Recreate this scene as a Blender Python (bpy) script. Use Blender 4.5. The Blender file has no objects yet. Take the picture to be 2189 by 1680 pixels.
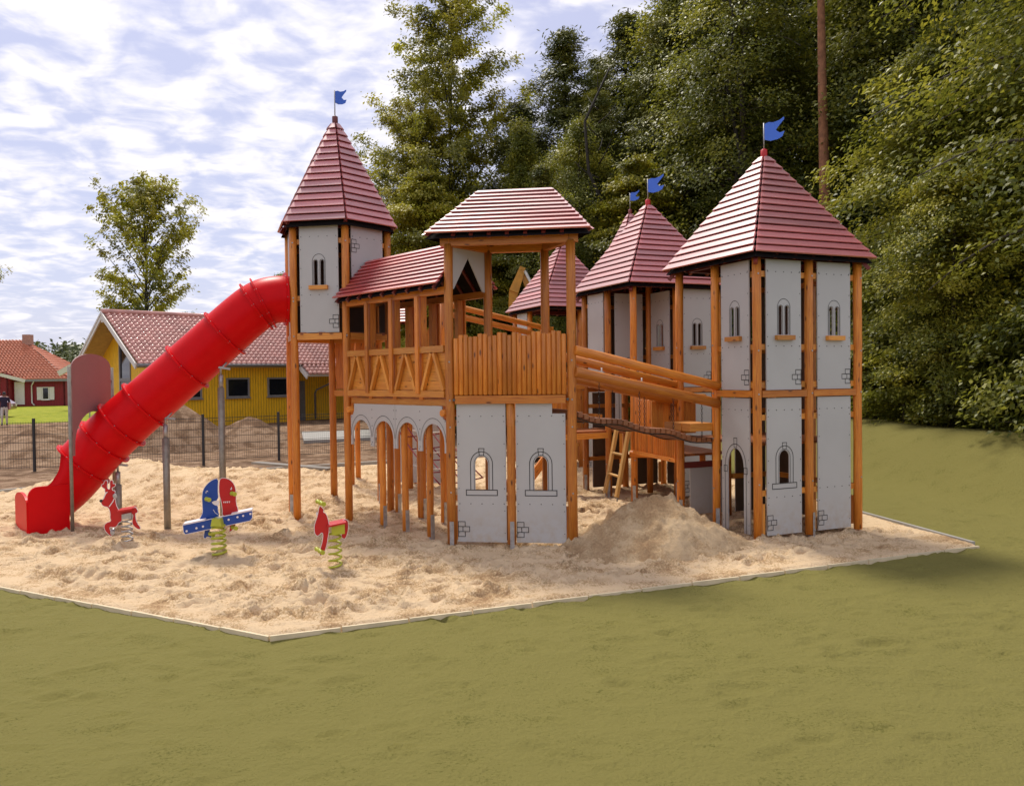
import bpy, bmesh, math, random
import numpy as np
from mathutils import Vector, Matrix
from mathutils.geometry import tessellate_polygon
random.seed(7); rng = np.random.default_rng(11)
PI = math.pi
C = bpy.context.scene.collection
SC = bpy.context.scene

# ------------------------------------------------------------------ camera
cam = bpy.data.cameras.new('camera'); camo = bpy.data.objects.new('camera', cam); C.objects.link(camo)
pitch, roll = math.atan(35/1740.), 0.012
fw = Vector((0, math.cos(pitch), -math.sin(pitch))); up0 = Vector((0, math.sin(pitch), math.cos(pitch))); r0 = Vector((1, 0, 0))
rt = math.cos(roll)*r0 - math.sin(roll)*up0; upv = math.sin(roll)*r0 + math.cos(roll)*up0
M = Matrix((rt, upv, -fw)).transposed().to_4x4(); M.translation = (0, 0, 2.2)
camo.matrix_world = M
cam.sensor_fit = 'HORIZONTAL'; cam.angle = 2*math.atan(1094.5/1740.)
cam.clip_start = 0.1; cam.clip_end = 2000
SC.camera = camo

# ------------------------------------------------------------------ world, sun, exposure
SUN = Vector((-0.24, 0.47, 0.85)).normalized()
w = bpy.data.worlds.new('World'); SC.world = w; w.use_nodes = True
nt = w.node_tree; nt.nodes.clear()
def nn(t, **k):
    n = nt.nodes.new(t)
    for a, b in k.items(): setattr(n, a, b)
    return n
def ln(a, b): nt.links.new(a, b)
out = nn('ShaderNodeOutputWorld'); bg = nn('ShaderNodeBackground'); bg.inputs['Strength'].default_value = 0.1
sky = nn('ShaderNodeTexSky', sky_type='NISHITA'); sky.sun_disc = False
sky.sun_elevation = math.asin(SUN.z); sky.sun_rotation = math.atan2(SUN.x, SUN.y)
tc = nn('ShaderNodeTexCoord'); sx = nn('ShaderNodeSeparateXYZ'); ln(tc.outputs['Generated'], sx.inputs[0])
def math_(op, a, b=None, c=None, clamp=False):
    n = nn('ShaderNodeMath', operation=op); n.use_clamp = clamp
    for i, v in enumerate((a, b, c)):
        if v is None: continue
        if isinstance(v, (int, float)): n.inputs[i].default_value = v
        else: ln(v, n.inputs[i])
    return n.outputs[0]
zz = math_('MAXIMUM', sx.outputs[2], 0.0); den = math_('ADD', zz, 0.16)
cx_ = math_('DIVIDE', sx.outputs[0], den); cy_ = math_('DIVIDE', sx.outputs[1], den)
cmb = nn('ShaderNodeCombineXYZ'); ln(cx_, cmb.inputs[0]); ln(cy_, cmb.inputs[1])
def mapping(scale, rot=0, loc=(0, 0, 0)):
    m = nn('ShaderNodeMapping'); m.inputs['Scale'].default_value = scale; m.inputs['Rotation'].default_value = (0, 0, rot); m.inputs['Location'].default_value = loc
    ln(cmb.outputs[0], m.inputs[0]); return m.outputs[0]
def noise(vec, s, d, r=0.55, dist=0.0):
    n = nn('ShaderNodeTexNoise'); n.inputs['Scale'].default_value = s; n.inputs['Detail'].default_value = d
    n.inputs['Roughness'].default_value = r; n.inputs['Distortion'].default_value = dist; ln(vec, n.inputs['Vector']); return n.outputs['Fac']
n1 = noise(mapping((1.0, 1.0, 1), -0.45, (3.1, 1.7, 0)), 7.4, 5, 0.5, 0.5)     # rippled cloud rows
n2 = noise(mapping((1, 1, 1), 0.2, (7.3, 2.2, 0)), 0.55, 3, 0.5, 0.1)            # broad masses
n3 = noise(mapping((1, 1.6, 1), -0.35, (1.2, 8.8, 0)), 11, 5, 0.55, 0.3)
cov = math_('ADD', math_('MULTIPLY', n1, 0.95), math_('ADD', math_('MULTIPLY', n2, 0.45), math_('MULTIPLY', n3, 0.30)))
ramp = nn('ShaderNodeMapRange', interpolation_type='SMOOTHSTEP'); ramp.inputs['From Min'].default_value = 0.72; ramp.inputs['From Max'].default_value = 1.02
ln(cov, ramp.inputs['Value'])
# thin veil of cloud everywhere; bluish where it is thin
veil = nn('ShaderNodeMix', data_type='RGBA'); veil.inputs[0].default_value = 0.84
ln(sky.outputs[0], veil.inputs[6]); veil.inputs[7].default_value = (2.85, 2.85, 3.85, 1)
mixc = nn('ShaderNodeMix', data_type='RGBA'); ln(ramp.outputs[0], mixc.inputs[0]); ln(veil.outputs[2], mixc.inputs[6]); mixc.inputs[7].default_value = (5.1, 4.97, 5.2, 1)
dt = nn('ShaderNodeVectorMath', operation='DOT_PRODUCT'); ln(tc.outputs['Generated'], dt.inputs[0]); dt.inputs[1].default_value = SUN
glow = math_('ADD', 1.0, math_('MULTIPLY', math_('POWER', math_('MAXIMUM', dt.outputs['Value'], 0.0), 8.0), 0.25))
gm = nn('ShaderNodeVectorMath', operation='SCALE'); ln(mixc.outputs[2], gm.inputs[0]); ln(glow, gm.inputs['Scale'])
ln(gm.outputs[0], bg.inputs['Color']); ln(bg.outputs[0], out.inputs[0])

sl = bpy.data.lights.new('sun', 'SUN'); sl.energy = 1.8; sl.angle = math.radians(12); sl.color = (1.0, 0.93, 0.82)
so = bpy.data.objects.new('sun', sl); C.objects.link(so); so.location = (-20, 10, 30)
so.rotation_euler = SUN.to_track_quat('Z', 'Y').to_euler()
SC.view_settings.view_transform = 'Standard'; SC.view_settings.look = 'None'
SC.view_settings.exposure = 1.04; SC.view_settings.gamma = 1.0
SC.view_settings.use_curve_mapping = False
SC.render.engine = 'CYCLES'
SC.cycles.max_bounces = 8; SC.cycles.transparent_max_bounces = 8

# ------------------------------------------------------------------ materials
def mat(name):
    m = bpy.data.materials.new(name); m.use_nodes = True
    return m, m.node_tree, m.node_tree.nodes['Principled BSDF']
def nd(t, ty, **k):
    n = t.nodes.new(ty)
    for a, b in k.items(): setattr(n, a, b)
    return n
def ramp_(t, fac, cols):
    r = nd(t, 'ShaderNodeValToRGB'); e = r.color_ramp.elements
    while len(e) < len(cols): e.new(0.5)
    for i, (p, c) in enumerate(cols): e[i].position = p; e[i].color = (*c, 1)
    t.links.new(fac, r.inputs[0]); return r.outputs[0]
def noise_(t, vec, scale, det=4, rough=0.55, dist=0.0):
    n = nd(t, 'ShaderNodeTexNoise'); n.inputs['Scale'].default_value = scale; n.inputs['Detail'].default_value = det
    n.inputs['Roughness'].default_value = rough; n.inputs['Distortion'].default_value = dist
    if vec is not None: t.links.new(vec, n.inputs['Vector'])
    return n.outputs['Fac']
def map_(t, src, scale):
    m = nd(t, 'ShaderNodeMapping'); m.inputs['Scale'].default_value = scale; t.links.new(src, m.inputs[0]); return m.outputs[0]
def bump_(t, h, strength, dist, b):
    n = nd(t, 'ShaderNodeBump'); n.inputs['Strength'].default_value = strength; n.inputs['Distance'].default_value = dist
    t.links.new(h, n.inputs['Height']); t.links.new(n.outputs[0], b.inputs['Normal']); return n
def mixcol(t, fac, a, b, blend='MIX'):
    n = nd(t, 'ShaderNodeMix', data_type='RGBA', blend_type=blend)
    for s, v in ((0, fac), (6, a), (7, b)):
        if isinstance(v, (int, float)): n.inputs[s].default_value = v
        elif isinstance(v, tuple): n.inputs[s].default_value = (*v, 1)
        else: t.links.new(v, n.inputs[s])
    return n.outputs[2]

def wood(name, dark, mid, light, rough=0.5, coat=0.15, knots=True):
    m, t, b = mat(name); c = nd(t, 'ShaderNodeTexCoord'); oi = nd(t, 'ShaderNodeObjectInfo')
    uv = c.outputs['UV']
    g = noise_(t, map_(t, uv, (1.2, 26, 1)), 3.0, 6, 0.6, 0.6)
    col = ramp_(t, g, [(0.3, dark), (0.52, mid), (0.75, light)])
    blot = noise_(t, map_(t, uv, (1.5, 4, 1)), 1.3, 3)
    col = mixcol(t, ramp_(t, blot, [(0.35, (0, 0, 0)), (0.75, (0.55, 0.55, 0.55))]), col, dark)
    if knots:
        v = nd(t, 'ShaderNodeTexVoronoi'); v.inputs['Scale'].default_value = 1.0; v.inputs['Randomness'].default_value = 1.0
        t.links.new(map_(t, uv, (3.2, 9, 1)), v.inputs['Vector'])
        k = ramp_(t, v.outputs['Distance'], [(0.06, (1, 1, 1)), (0.16, (0, 0, 0))])
        col = mixcol(t, k, col, tuple(x*0.35 for x in dark))
    hv = nd(t, 'ShaderNodeHueSaturation'); t.links.new(col, hv.inputs['Color'])
    mr = nd(t, 'ShaderNodeMapRange'); mr.inputs['To Min'].default_value = 0.72; mr.inputs['To Max'].default_value = 1.22
    t.links.new(oi.outputs['Random'], mr.inputs['Value']); t.links.new(mr.outputs[0], hv.inputs['Value'])
    t.links.new(hv.outputs[0], b.inputs['Base Color']); b.inputs['Roughness'].default_value = rough; b.inputs['Specular IOR Level'].default_value = 1.0 if coat > .5 else .5; b.inputs['Coat IOR'].default_value = 1.85 if coat > .5 else 1.5
    b.inputs['Coat Weight'].default_value = coat; b.inputs['Coat Roughness'].default_value = 0.42 if coat > .5 else 0.3
    bump_(t, g, 0.25, 0.004, b); return m
def plain(name, col, rough=0.5, var=0.12, scale=6, metal=0.0, coat=0.0, bump=0.0, bscale=60, spec=0.5):
    m, t, b = mat(name); c = nd(t, 'ShaderNodeTexCoord')
    n = noise_(t, c.outputs['Object'], scale, 5)
    lo = tuple(x*(1-var) for x in col); hi = tuple(min(1, x*(1+var)) for x in col)
    t.links.new(ramp_(t, n, [(0.3, lo), (0.7, hi)]), b.inputs['Base Color'])
    b.inputs['Roughness'].default_value = rough; b.inputs['Metallic'].default_value = metal; b.inputs['Coat Weight'].default_value = coat
    b.inputs['Specular IOR Level'].default_value = spec
    if bump: bump_(t, noise_(t, c.outputs['Object'], bscale, 4), bump, 0.01, b)
    return m
M_POST = wood('stained_post_wood', (0.44, 0.115, 0.011), (0.70, 0.235, 0.021), (0.80, 0.35, 0.05))
M_BOARD = wood('stained_board_wood', (0.50, 0.16, 0.02), (0.70, 0.29, 0.04), (0.80, 0.42, 0.08))
M_DARKW = wood('dark_deck_wood', (0.25, 0.07, 0.015), (0.40, 0.12, 0.025), (0.5, 0.18, 0.04), knots=False)  # darker brown wood for decks and boards underfoot
M_RED = wood('red_stained_roof_wood', (0.38, 0.060, 0.054), (0.50, 0.098, 0.086), (0.57, 0.145, 0.125), 0.45, 1.0, False)
M_RUST = wood('red_brown_wood', (0.13, 0.018, 0.014), (0.19, 0.026, 0.018), (0.24, 0.04, 0.022), 0.5, 0.1, False)
M_PALEW = wood('pale_ladder_wood', (0.46, 0.24, 0.06), (0.60, 0.36, 0.11), (0.70, 0.46, 0.18), 0.6, 0.0)
M_PANEL = plain('grey_panel', (0.49, 0.482, 0.462), 0.42, 0.05, 1.2, bump=0.03, bscale=150)
def panel_wear(m):
    t = m.node_tree; b = t.nodes['Principled BSDF']; src = b.inputs['Base Color'].links[0].from_socket; c = nd(t, 'ShaderNodeTexCoord'); sp = nd(t, 'ShaderNodeSeparateXYZ'); t.links.new(c.outputs['Object'], sp.inputs[0])
    mr = nd(t, 'ShaderNodeMapRange'); mr.inputs['From Min'].default_value = .06; mr.inputs['From Max'].default_value = .55; mr.inputs['To Min'].default_value = 1; mr.inputs['To Max'].default_value = 0; t.links.new(sp.outputs[2], mr.inputs['Value'])
    n = ramp_(t, noise_(t, c.outputs['Object'], 9, 7, .7), [(.42, (0, 0, 0)), (.68, (.7, .7, .7))]); ml = nd(t, 'ShaderNodeMath', operation='MULTIPLY'); t.links.new(n, ml.inputs[0]); t.links.new(mr.outputs[0], ml.inputs[1])
    col = mixcol(t, ml.outputs[0], src, (0.42, 0.32, 0.21))
    t.links.new(col, b.inputs['Base Color'])
panel_wear(M_PANEL)
M_LINE = plain('engraved_line_paint', (0.035, 0.033, 0.032), 0.6)
M_BOLT = plain('bolt_metal', (0.10, 0.095, 0.09), 0.4, metal=0.4)
M_STEEL = plain('galvanised_steel', (0.42, 0.41, 0.40), 0.45, 0.25, 14, metal=0.6)
M_WSTEEL = plain('weathered_steel_tube', (0.27, 0.245, 0.20), 0.5, 0.2, 12, metal=0.35)
M_SLIDE = plain('red_slide_plastic', (0.66, 0.0012, 0.004), 0.40, 0.05, 4, coat=0.0, spec=0.14)
M_FLAG = plain('blue_flag_plastic', (0.06, 0.18, 0.75), 0.45, 0.05)
M_BLUE = plain('blue_play_plastic', (0.008, 0.055, 0.30), 0.4, 0.05)
M_REDP = plain('red_play_plastic', (0.50, 0.006, 0.008), 0.4, 0.06)
M_EDGE = plain('white_board_edge', (0.75, 0.68, 0.68), 0.5)
M_LIME = plain('lime_coated_steel', (0.42, 0.44, 0.03), 0.4, 0.1)
M_SIGN = plain('dusty_pink_board', (0.34, 0.175, 0.165), 0.55, 0.05, 3)
M_WHITE = plain('white_paint', (0.72, 0.69, 0.62), 0.5, 0.06)
M_GREYF = plain('grey_frame_paint', (0.22, 0.215, 0.21), 0.5)
M_GLASS = plain('dark_window_glass', (0.012, 0.014, 0.018), 0.06, 0.1, spec=0.8)
M_BLACKM = plain('black_coated_metal', (0.02, 0.02, 0.022), 0.5)
M_ROPE = plain('red_rope', (0.22, 0.012, 0.02), 0.7)
M_WROPE = plain('pale_rope', (0.55, 0.50, 0.44), 0.8)
M_CONC = plain('concrete', (0.34, 0.325, 0.29), 0.85, 0.1, 3, bump=0.2)
M_EXC = plain('yellow_machine_paint', (0.55, 0.25, 0.015), 0.45, 0.2, 4)

def board_wall(name, col, scale):
    m, t, b = mat(name); c = nd(t, 'ShaderNodeTexCoord')
    wv = nd(t, 'ShaderNodeTexWave', wave_type='BANDS', bands_direction='X', wave_profile='SIN'); wv.inputs['Scale'].default_value = scale
    t.links.new(c.outputs['UV'], wv.inputs['Vector'])
    n = noise_(t, map_(t, c.outputs['UV'], (9, 1.2, 1)), 2, 4)
    cc = ramp_(t, n, [(0.3, tuple(x*0.82 for x in col)), (0.7, tuple(x*1.12 for x in col))])
    groove = ramp_(t, wv.outputs['Fac'], [(0.02, (0.45, 0.45, 0.45)), (0.12, (1, 1, 1))])
    t.links.new(mixcol(t, 1.0, cc, groove, 'MULTIPLY'), b.inputs['Base Color']); b.inputs['Roughness'].default_value = 0.6
    bump_(t, ramp_(t, wv.outputs['Fac'], [(0.0, (0, 0, 0)), (0.15, (1, 1, 1))]), 0.6, 0.02, b); return m
M_YWALL = board_wall('yellow_board_cladding', (0.95, 0.55, 0.012), 2.2)
M_RWALL = board_wall('dark_red_cladding', (0.26, 0.008, 0.014), 2.2)
M_TILE = plain('red_clay_tile', (0.60, 0.28, 0.22), 0.45, 0.22, 1.6, coat=0.4)
M_TILE2 = plain('orange_clay_tile', (0.50, 0.15, 0.07), 0.6, 0.15, 1.5)

def sand_mat(name, lo, mid, hi, bs=1.0, blot=.35, fine=.5, bsc=26):
    m, t, b = mat(name); c = nd(t, 'ShaderNodeTexCoord'); o = c.outputs['Object']
    n = noise_(t, o, 2.2, 8, 0.62); f = noise_(t, o, 45, 4, 0.65); bl = noise_(t, o, 0.35, 3)
    mx = nd(t, 'ShaderNodeMath', operation='ADD'); t.links.new(n, mx.inputs[0])
    m2 = nd(t, 'ShaderNodeMath', operation='MULTIPLY'); t.links.new(f, m2.inputs[0]); m2.inputs[1].default_value = fine; t.links.new(m2.outputs[0], mx.inputs[1])
    ma = nd(t, 'ShaderNodeMath', operation='MULTIPLY_ADD'); t.links.new(bl, ma.inputs[0]); ma.inputs[1].default_value = blot; t.links.new(mx.outputs[0], ma.inputs[2])
    t.links.new(ramp_(t, ma.outputs[0], [((.5+.5*fine+.5*blot)*p_, c_) for p_, c_ in ((.76, lo), (1.0, mid), (1.21, hi))]), b.inputs['Base Color'])
    b.inputs['Roughness'].default_value = 0.95; b.inputs['Specular IOR Level'].default_value = 0.15
    g = noise_(t, o, bsc, 8, 0.7)
    bump_(t, g, 0.8*bs, 0.035, b); return m
M_SAND = sand_mat('sand', (0.37, 0.22, 0.11), (0.66, 0.46, 0.25), (0.78, 0.58, 0.355), 1.4, .25, .8)
M_HEAP = sand_mat('damp_heap_sand', (0.38, 0.235, 0.12), (0.54, 0.37, 0.205), (0.64, 0.47, 0.28), 1.5)
M_DIRT = sand_mat('bare_soil', (0.11, 0.062, 0.034), (0.215, 0.128, 0.072), (0.36, 0.24, 0.15), 1.6)
M_LAWN = sand_mat('olive_turf', (0.140, 0.131, 0.032), (0.172, 0.157, 0.039), (0.205, 0.183, 0.051), 1.2, .04, 1.3, 22)
M_GRASS = sand_mat('bright_grass', (0.16, 0.20, 0.01), (0.24, 0.27, 0.015), (0.32, 0.32, 0.03), 0.5)
M_LITTER = sand_mat('forest_litter', (0.03, 0.028, 0.014), (0.05, 0.045, 0.02), (0.08, 0.065, 0.03), 1.0)

def leaf_mat(name, cols, trans=0.5):
    cols = [(p_, tuple(min(.6, x_*g_) for x_, g_ in zip(c_, (2.0, 2.0, 1.6)))) for p_, c_ in cols]
    m = bpy.data.materials.new(name); m.use_nodes = True; t = m.node_tree; t.nodes.clear()
    a = nd(t, 'ShaderNodeAttribute', attribute_name='tint'); oi = nd(t, 'ShaderNodeObjectInfo')
    ad = nd(t, 'ShaderNodeMath', operation='MULTIPLY_ADD'); t.links.new(oi.outputs['Random'], ad.inputs[0]); ad.inputs[1].default_value = 0.22
    sb = nd(t, 'ShaderNodeMath', operation='SUBTRACT'); t.links.new(a.outputs['Fac'], sb.inputs[0]); sb.inputs[1].default_value = 0.11
    t.links.new(sb.outputs[0], ad.inputs[2])
    col = ramp_(t, ad.outputs[0], cols)
    p = nd(t, 'ShaderNodeBsdfPrincipled'); t.links.new(col, p.inputs['Base Color']); p.inputs['Roughness'].default_value = 0.45; p.inputs['Specular IOR Level'].default_value = 0.4
    tr = nd(t, 'ShaderNodeBsdfTranslucent'); t.links.new(mixcol(t, 0.5, col, (0.20, 0.20, 0.02)), tr.inputs['Color'])
    mx = nd(t, 'ShaderNodeMixShader'); mx.inputs[0].default_value = trans; t.links.new(p.outputs[0], mx.inputs[1]); t.links.new(tr.outputs[0], mx.inputs[2])
    o = nd(t, 'ShaderNodeOutputMaterial'); t.links.new(mx.outputs[0], o.inputs[0]); return m
M_LEAF = leaf_mat('beech_leaves', [(0.0, (0.035, 0.048, 0.010)), (0.4, (0.095, 0.105, 0.018)), (0.75, (0.19, 0.185, 0.03)), (1.0, (0.32, 0.27, 0.04))])
M_YLEAF = leaf_mat('yellowing_leaves', [(0.0, (0.05, 0.058, 0.010)), (0.4, (0.14, 0.135, 0.018)), (0.75, (0.27, 0.23, 0.026)), (1.0, (0.45, 0.31, 0.025))])
M_NEEDLE = leaf_mat('pine_needles', [(0.0, (0.03, 0.04, 0.012)), (0.5, (0.075, 0.085, 0.022)), (1.0, (0.14, 0.135, 0.035))], 0.15)
M_GAPSHADE = plain('black_gap_shade', (0.014, 0.011, 0.011), 0.95, spec=0.1)  # black underlay that paints the shade in the gaps between roof planks
M_PBACK = plain('interior_shade_brown_back', (0.11, 0.075, 0.05), 0.7)  # brown darkened to paint the dim tower interior seen through openings
M_BARK = plain('grey_bark', (0.085, 0.07, 0.05), 0.9, 0.35, 5, bump=0.6, bscale=14)
M_DBARK = plain('dark_bark', (0.035, 0.03, 0.022), 0.9, 0.35, 5, bump=0.6, bscale=14)
M_PBARK = plain('orange_pine_bark', (0.30, 0.135, 0.065), 0.85, 0.35, 7, bump=0.8, bscale=11)
M_SKIN = plain('skin', (0.50, 0.28, 0.20), 0.5); M_SHIRT = plain('navy_shirt', (0.02, 0.012, 0.035), 0.8)
M_TROUS = plain('pale_trousers', (0.55, 0.52, 0.47), 0.8); M_HAIR = plain('dark_hair', (0.02, 0.012, 0.01), 0.6)

# ------------------------------------------------------------------ geometry helpers
class MB:
    def __init__(s): s.v = []; s.f = []; s.uv = []; s.m = []; s.mi = 0; s.sm = []
    def face(s, idx, uvs, smooth=False): s.f.append(idx); s.uv.append(uvs); s.m.append(s.mi); s.sm.append(smooth)
    def bar(s, p0, p1, w_, h_, up=(0, 0, 1), taper=1.0):
        """box running from p0 to p1, w_ wide sideways, h_ along 'up'"""
        p0 = Vector(p0); p1 = Vector(p1); d = (p1-p0); L = d.length; d.normalize(); u = Vector(up)
        sd = d.cross(u)
        if sd.length < 1e-4: u = Vector((0, 1, 0)); sd = d.cross(u)
        sd.normalize(); u = sd.cross(d).normalized()
        n = len(s.v); o = random.uniform(0, 20)
        for q, k in ((p0, 1.0), (p1, taper)):
            for a, b in ((-1, -1), (1, -1), (1, 1), (-1, 1)): s.v.append(q + sd*a*w_/2*k + u*b*h_/2*k)
        c = lambda i: (o + (0 if i < 4 else L), o + {0: 0, 1: w_, 2: w_+h_, 3: 2*w_+h_}[i % 4])
        for q in ((0, 1, 5, 4), (1, 2, 6, 5), (2, 3, 7, 6)): s.face([n+i for i in q], [c(i) for i in q])
        q = (3, 0, 4, 7); s.face([n+i for i in q], [(o, o+2*w_+h_), (o, o+2*w_+2*h_), (o+L, o+2*w_+2*h_), (o+L, o+2*w_+h_)])
        for q in ((3, 2, 1, 0), (4, 5, 6, 7)): s.face([n+i for i in q], [(o, o), (o+.02, o), (o+.02, o+.02), (o, o+.02)])
        return s
    def box(s, c, size, rot=0.0):
        c = Vector(c); d = Vector((math.cos(rot), math.sin(rot), 0))
        return s.bar(c-d*size[0]/2, c+d*size[0]/2, size[1], size[2])
    def tube(s, pts, rad, n=10, caps=True, closed=False):
        pts = [Vector(p) for p in pts]; k = len(pts); rad = rad if isinstance(rad, (list, tuple)) else [rad]*k
        T = []
        for i in range(k):
            a = pts[(i-1) % k] if closed or i > 0 else pts[i]; b = pts[(i+1) % k] if closed or i < k-1 else pts[i]
            T.append((b-a).normalized())
        ref = Vector((0, 0, 1)) if abs(T[0].z) < 0.9 else Vector((1, 0, 0))
        u = (ref - T[0]*ref.dot(T[0])).normalized(); base = len(s.v); o = random.uniform(0, 20); L = 0; Ls = []
        for i in range(k):
            if i: L += (pts[i]-pts[i-1]).length
            Ls.append(L); u = (u - T[i]*u.dot(T[i])).normalized(); b = T[i].cross(u)
            for j in range(n):
                a = 2*PI*j/n; s.v.append(pts[i] + (u*math.cos(a) + b*math.sin(a))*rad[i])
        for i in range(k if closed else k-1):
            i2 = (i+1) % k
            for j in range(n):
                j2 = (j+1) % n; r = max(rad[i], .01)
                s.face([base+i*n+j, base+i*n+j2, base+i2*n+j2, base+i2*n+j],
                       [(o+Ls[i], o+6.28*r*j/n), (o+Ls[i], o+6.28*r*(j+1)/n), (o+Ls[i2], o+6.28*r*(j+1)/n), (o+Ls[i2], o+6.28*r*j/n)], True)
        if caps and not closed:
            for i, rev in ((0, True), (k-1, False)):
                q = [base+i*n+j for j in range(n)]
                if rev: q.reverse()
                s.face(q, [(o+.01*math.cos(6.28*j/n), o+.01*math.sin(6.28*j/n)) for j in range(n)])
        return s
    def log(s, p0, p1, r, n=12, ch=0.012):
        p0 = Vector(p0); p1 = Vector(p1); d = (p1-p0).normalized()
        return s.tube([p0, p0+d*ch, p1-d*ch, p1], [r-ch*.7, r, r, r-ch*.7], n)
    def prism(s, fn, loops, t0, t1):
        """extrude 2D outline (loops[0]) with holes (loops[1:]) ; fn(u,v,depth)->Vector"""
        tri = tessellate_polygon([[Vector((a, b, 0)) for a, b in lp] for lp in loops])
        flat = [p for lp in loops for p in lp]; N = len(flat); base = len(s.v); o = random.uniform(0, 20)
        for t in (t0, t1):
            for a, b in flat: s.v.append(Vector(fn(a, b, t)))
        for q in tri:
            a, b, c = [flat[i] for i in q]
            if (b[0]-a[0])*(c[1]-a[1]) - (b[1]-a[1])*(c[0]-a[0]) < 0: q = (q[0], q[2], q[1])
            uvq = [(o+flat[i][1], o+flat[i][0]) for i in q]
            s.face([base+i for i in q], uvq)
            s.face([base+N+i for i in reversed(q)], list(reversed(uvq)))
        st = 0
        for lp in loops:
            k = len(lp)
            for i in range(k):
                a, b = st+i, st+(i+1) % k
                s.face([base+a, base+b, base+N+b, base+N+a], [(o+flat[a][1], o), (o+flat[b][1], o), (o+flat[b][1], o+.03), (o+flat[a][1], o+.03)])
            st += k
        return s
    def ribbon(s, fn, pts, w_, closed=False, z=0.0025, zb=-0.004):
        k = len(pts); L = []; R = []
        for i in range(k):
            a = pts[(i-1) % k] if (closed or i > 0) else pts[i]; b = pts[(i+1) % k] if (closed or i < k-1) else pts[i]
            p = pts[i]
            d1 = Vector((p[0]-a[0], p[1]-a[1])); d2 = Vector((b[0]-p[0], b[1]-p[1]))
            if d1.length < 1e-7: d1 = d2.copy()
            if d2.length < 1e-7: d2 = d1.copy()
            d1.normalize(); d2.normalize(); n1_ = Vector((-d1.y, d1.x)); n2_ = Vector((-d2.y, d2.x)); m_ = (n1_+n2_)
            if m_.length < 1e-4: m_ = n1_
            m_.normalize(); kk = 1/max(0.5, m_.dot(n1_)); L.append((p[0]+m_.x*kk*w_/2, p[1]+m_.y*kk*w_/2)); R.append((p[0]-m_.x*kk*w_/2, p[1]-m_.y*kk*w_/2))
        for i in range(k if closed else k-1):
            j = (i+1) % k; n = len(s.v)
            for (q, zz_) in ((L[i], z), (R[i], z), (R[j], z), (L[j], z), (L[i], zb), (R[i], zb), (R[j], zb), (L[j], zb)): s.v.append(Vector(fn(q[0], q[1], zz_)))
            for q in ((0, 1, 2, 3), (0, 4, 5, 1), (2, 6, 7, 3)): s.face([n+x for x in q], [(0, 0), (0, .1), (.1, .1), (.1, 0)])
        return s
    def poly(s, pts, smooth=False):
        n = len(s.v); o = random.uniform(0, 9); p = [Vector(q) for q in pts]
        d = (p[1]-p[0]).normalized(); nrm = d.cross(p[-1]-p[0])
        b = nrm.cross(d).normalized() if nrm.length > 1e-9 else Vector((0, 0, 1))
        s.v += p; s.face(list(range(n, n+len(p))), [(o+(q-p[0]).dot(d), o+(q-p[0]).dot(b)) for q in p], smooth); return s
    def hull(s, lo, hi):
        """closed solid between two equal-count loops"""
        k = len(lo); n = len(s.v); s.v += [Vector(p) for p in lo] + [Vector(p) for p in hi]; o = random.uniform(0, 20)
        P = s.v
        def uvq(ids):
            p0 = P[ids[0]]; ax = max(((P[ids[i]]-P[ids[i-1]]) for i in range(len(ids))), key=lambda x: x.length).normalized()
            out_ = []
            for i in ids:
                q = P[i]-p0; a = q.dot(ax); out_.append((o+a, o+(q-ax*a).length))
            return out_
        for ids in [list(range(n, n+k))[::-1], list(range(n+k, n+2*k))] + [[n+i, n+(i+1) % k, n+k+(i+1) % k, n+k+i] for i in range(k)]:
            s.face(ids, uvq(ids))
        return s
    def mesh(s, name, mats):
        me = bpy.data.meshes.new(name); me.from_pydata([tuple(p) for p in s.v], [], s.f)
        for m_ in (mats if isinstance(mats, (list, tuple)) else [mats]): me.materials.append(m_)
        uvl = me.uv_layers.new(name='UVMap'); uvl.data.foreach_set('uv', np.array([c for f in s.uv for q in f for c in q], dtype=np.float32))
        me.polygons.foreach_set('material_index', s.m); me.polygons.foreach_set('use_smooth', s.sm); me.update(); return me
    def build(s, name, mats, parent=None, **k):
        return link(name, s.mesh(name, mats), parent, **k)
def link(name, me, parent=None, kind=None, label=None):
    o = bpy.data.objects.new(name, me); C.objects.link(o)
    if parent is not None: o.parent = parent
    if kind: o['kind'] = kind
    if label: o['label'] = label
    return o
def thing(name, label, cat, loc=(0, 0, 0), rot=0.0, group=None):
    o = bpy.data.objects.new(name, None); C.objects.link(o); o.location = loc; o.rotation_euler = (0, 0, rot); o.empty_display_size = .2
    o['label'] = label; o['category'] = cat
    if group: o['group'] = group
    return o
def tag(o, label, cat, group=None):
    o['label'] = label; o['category'] = cat
    if group: o['group'] = group
    return o
def kids(o): return [c for c in CHILD.get(o.name, [])]
CHILD = {}
def index_children():
    CHILD.clear()
    for o in bpy.data.objects:
        if o.parent: CHILD.setdefault(o.parent.name, []).append(o)
def copy_tree(o, parent=None):
    c = o.copy(); C.objects.link(c)
    if parent is not None: c.parent = parent
    for ch in CHILD.get(o.name, []): copy_tree(ch, c)
    return c
def arc(cx, cy, rx, ry, a0, a1, n): return [(cx+rx*math.cos(a0+(a1-a0)*i/n), cy+ry*math.sin(a0+(a1-a0)*i/n)) for i in range(n+1)]
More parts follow.
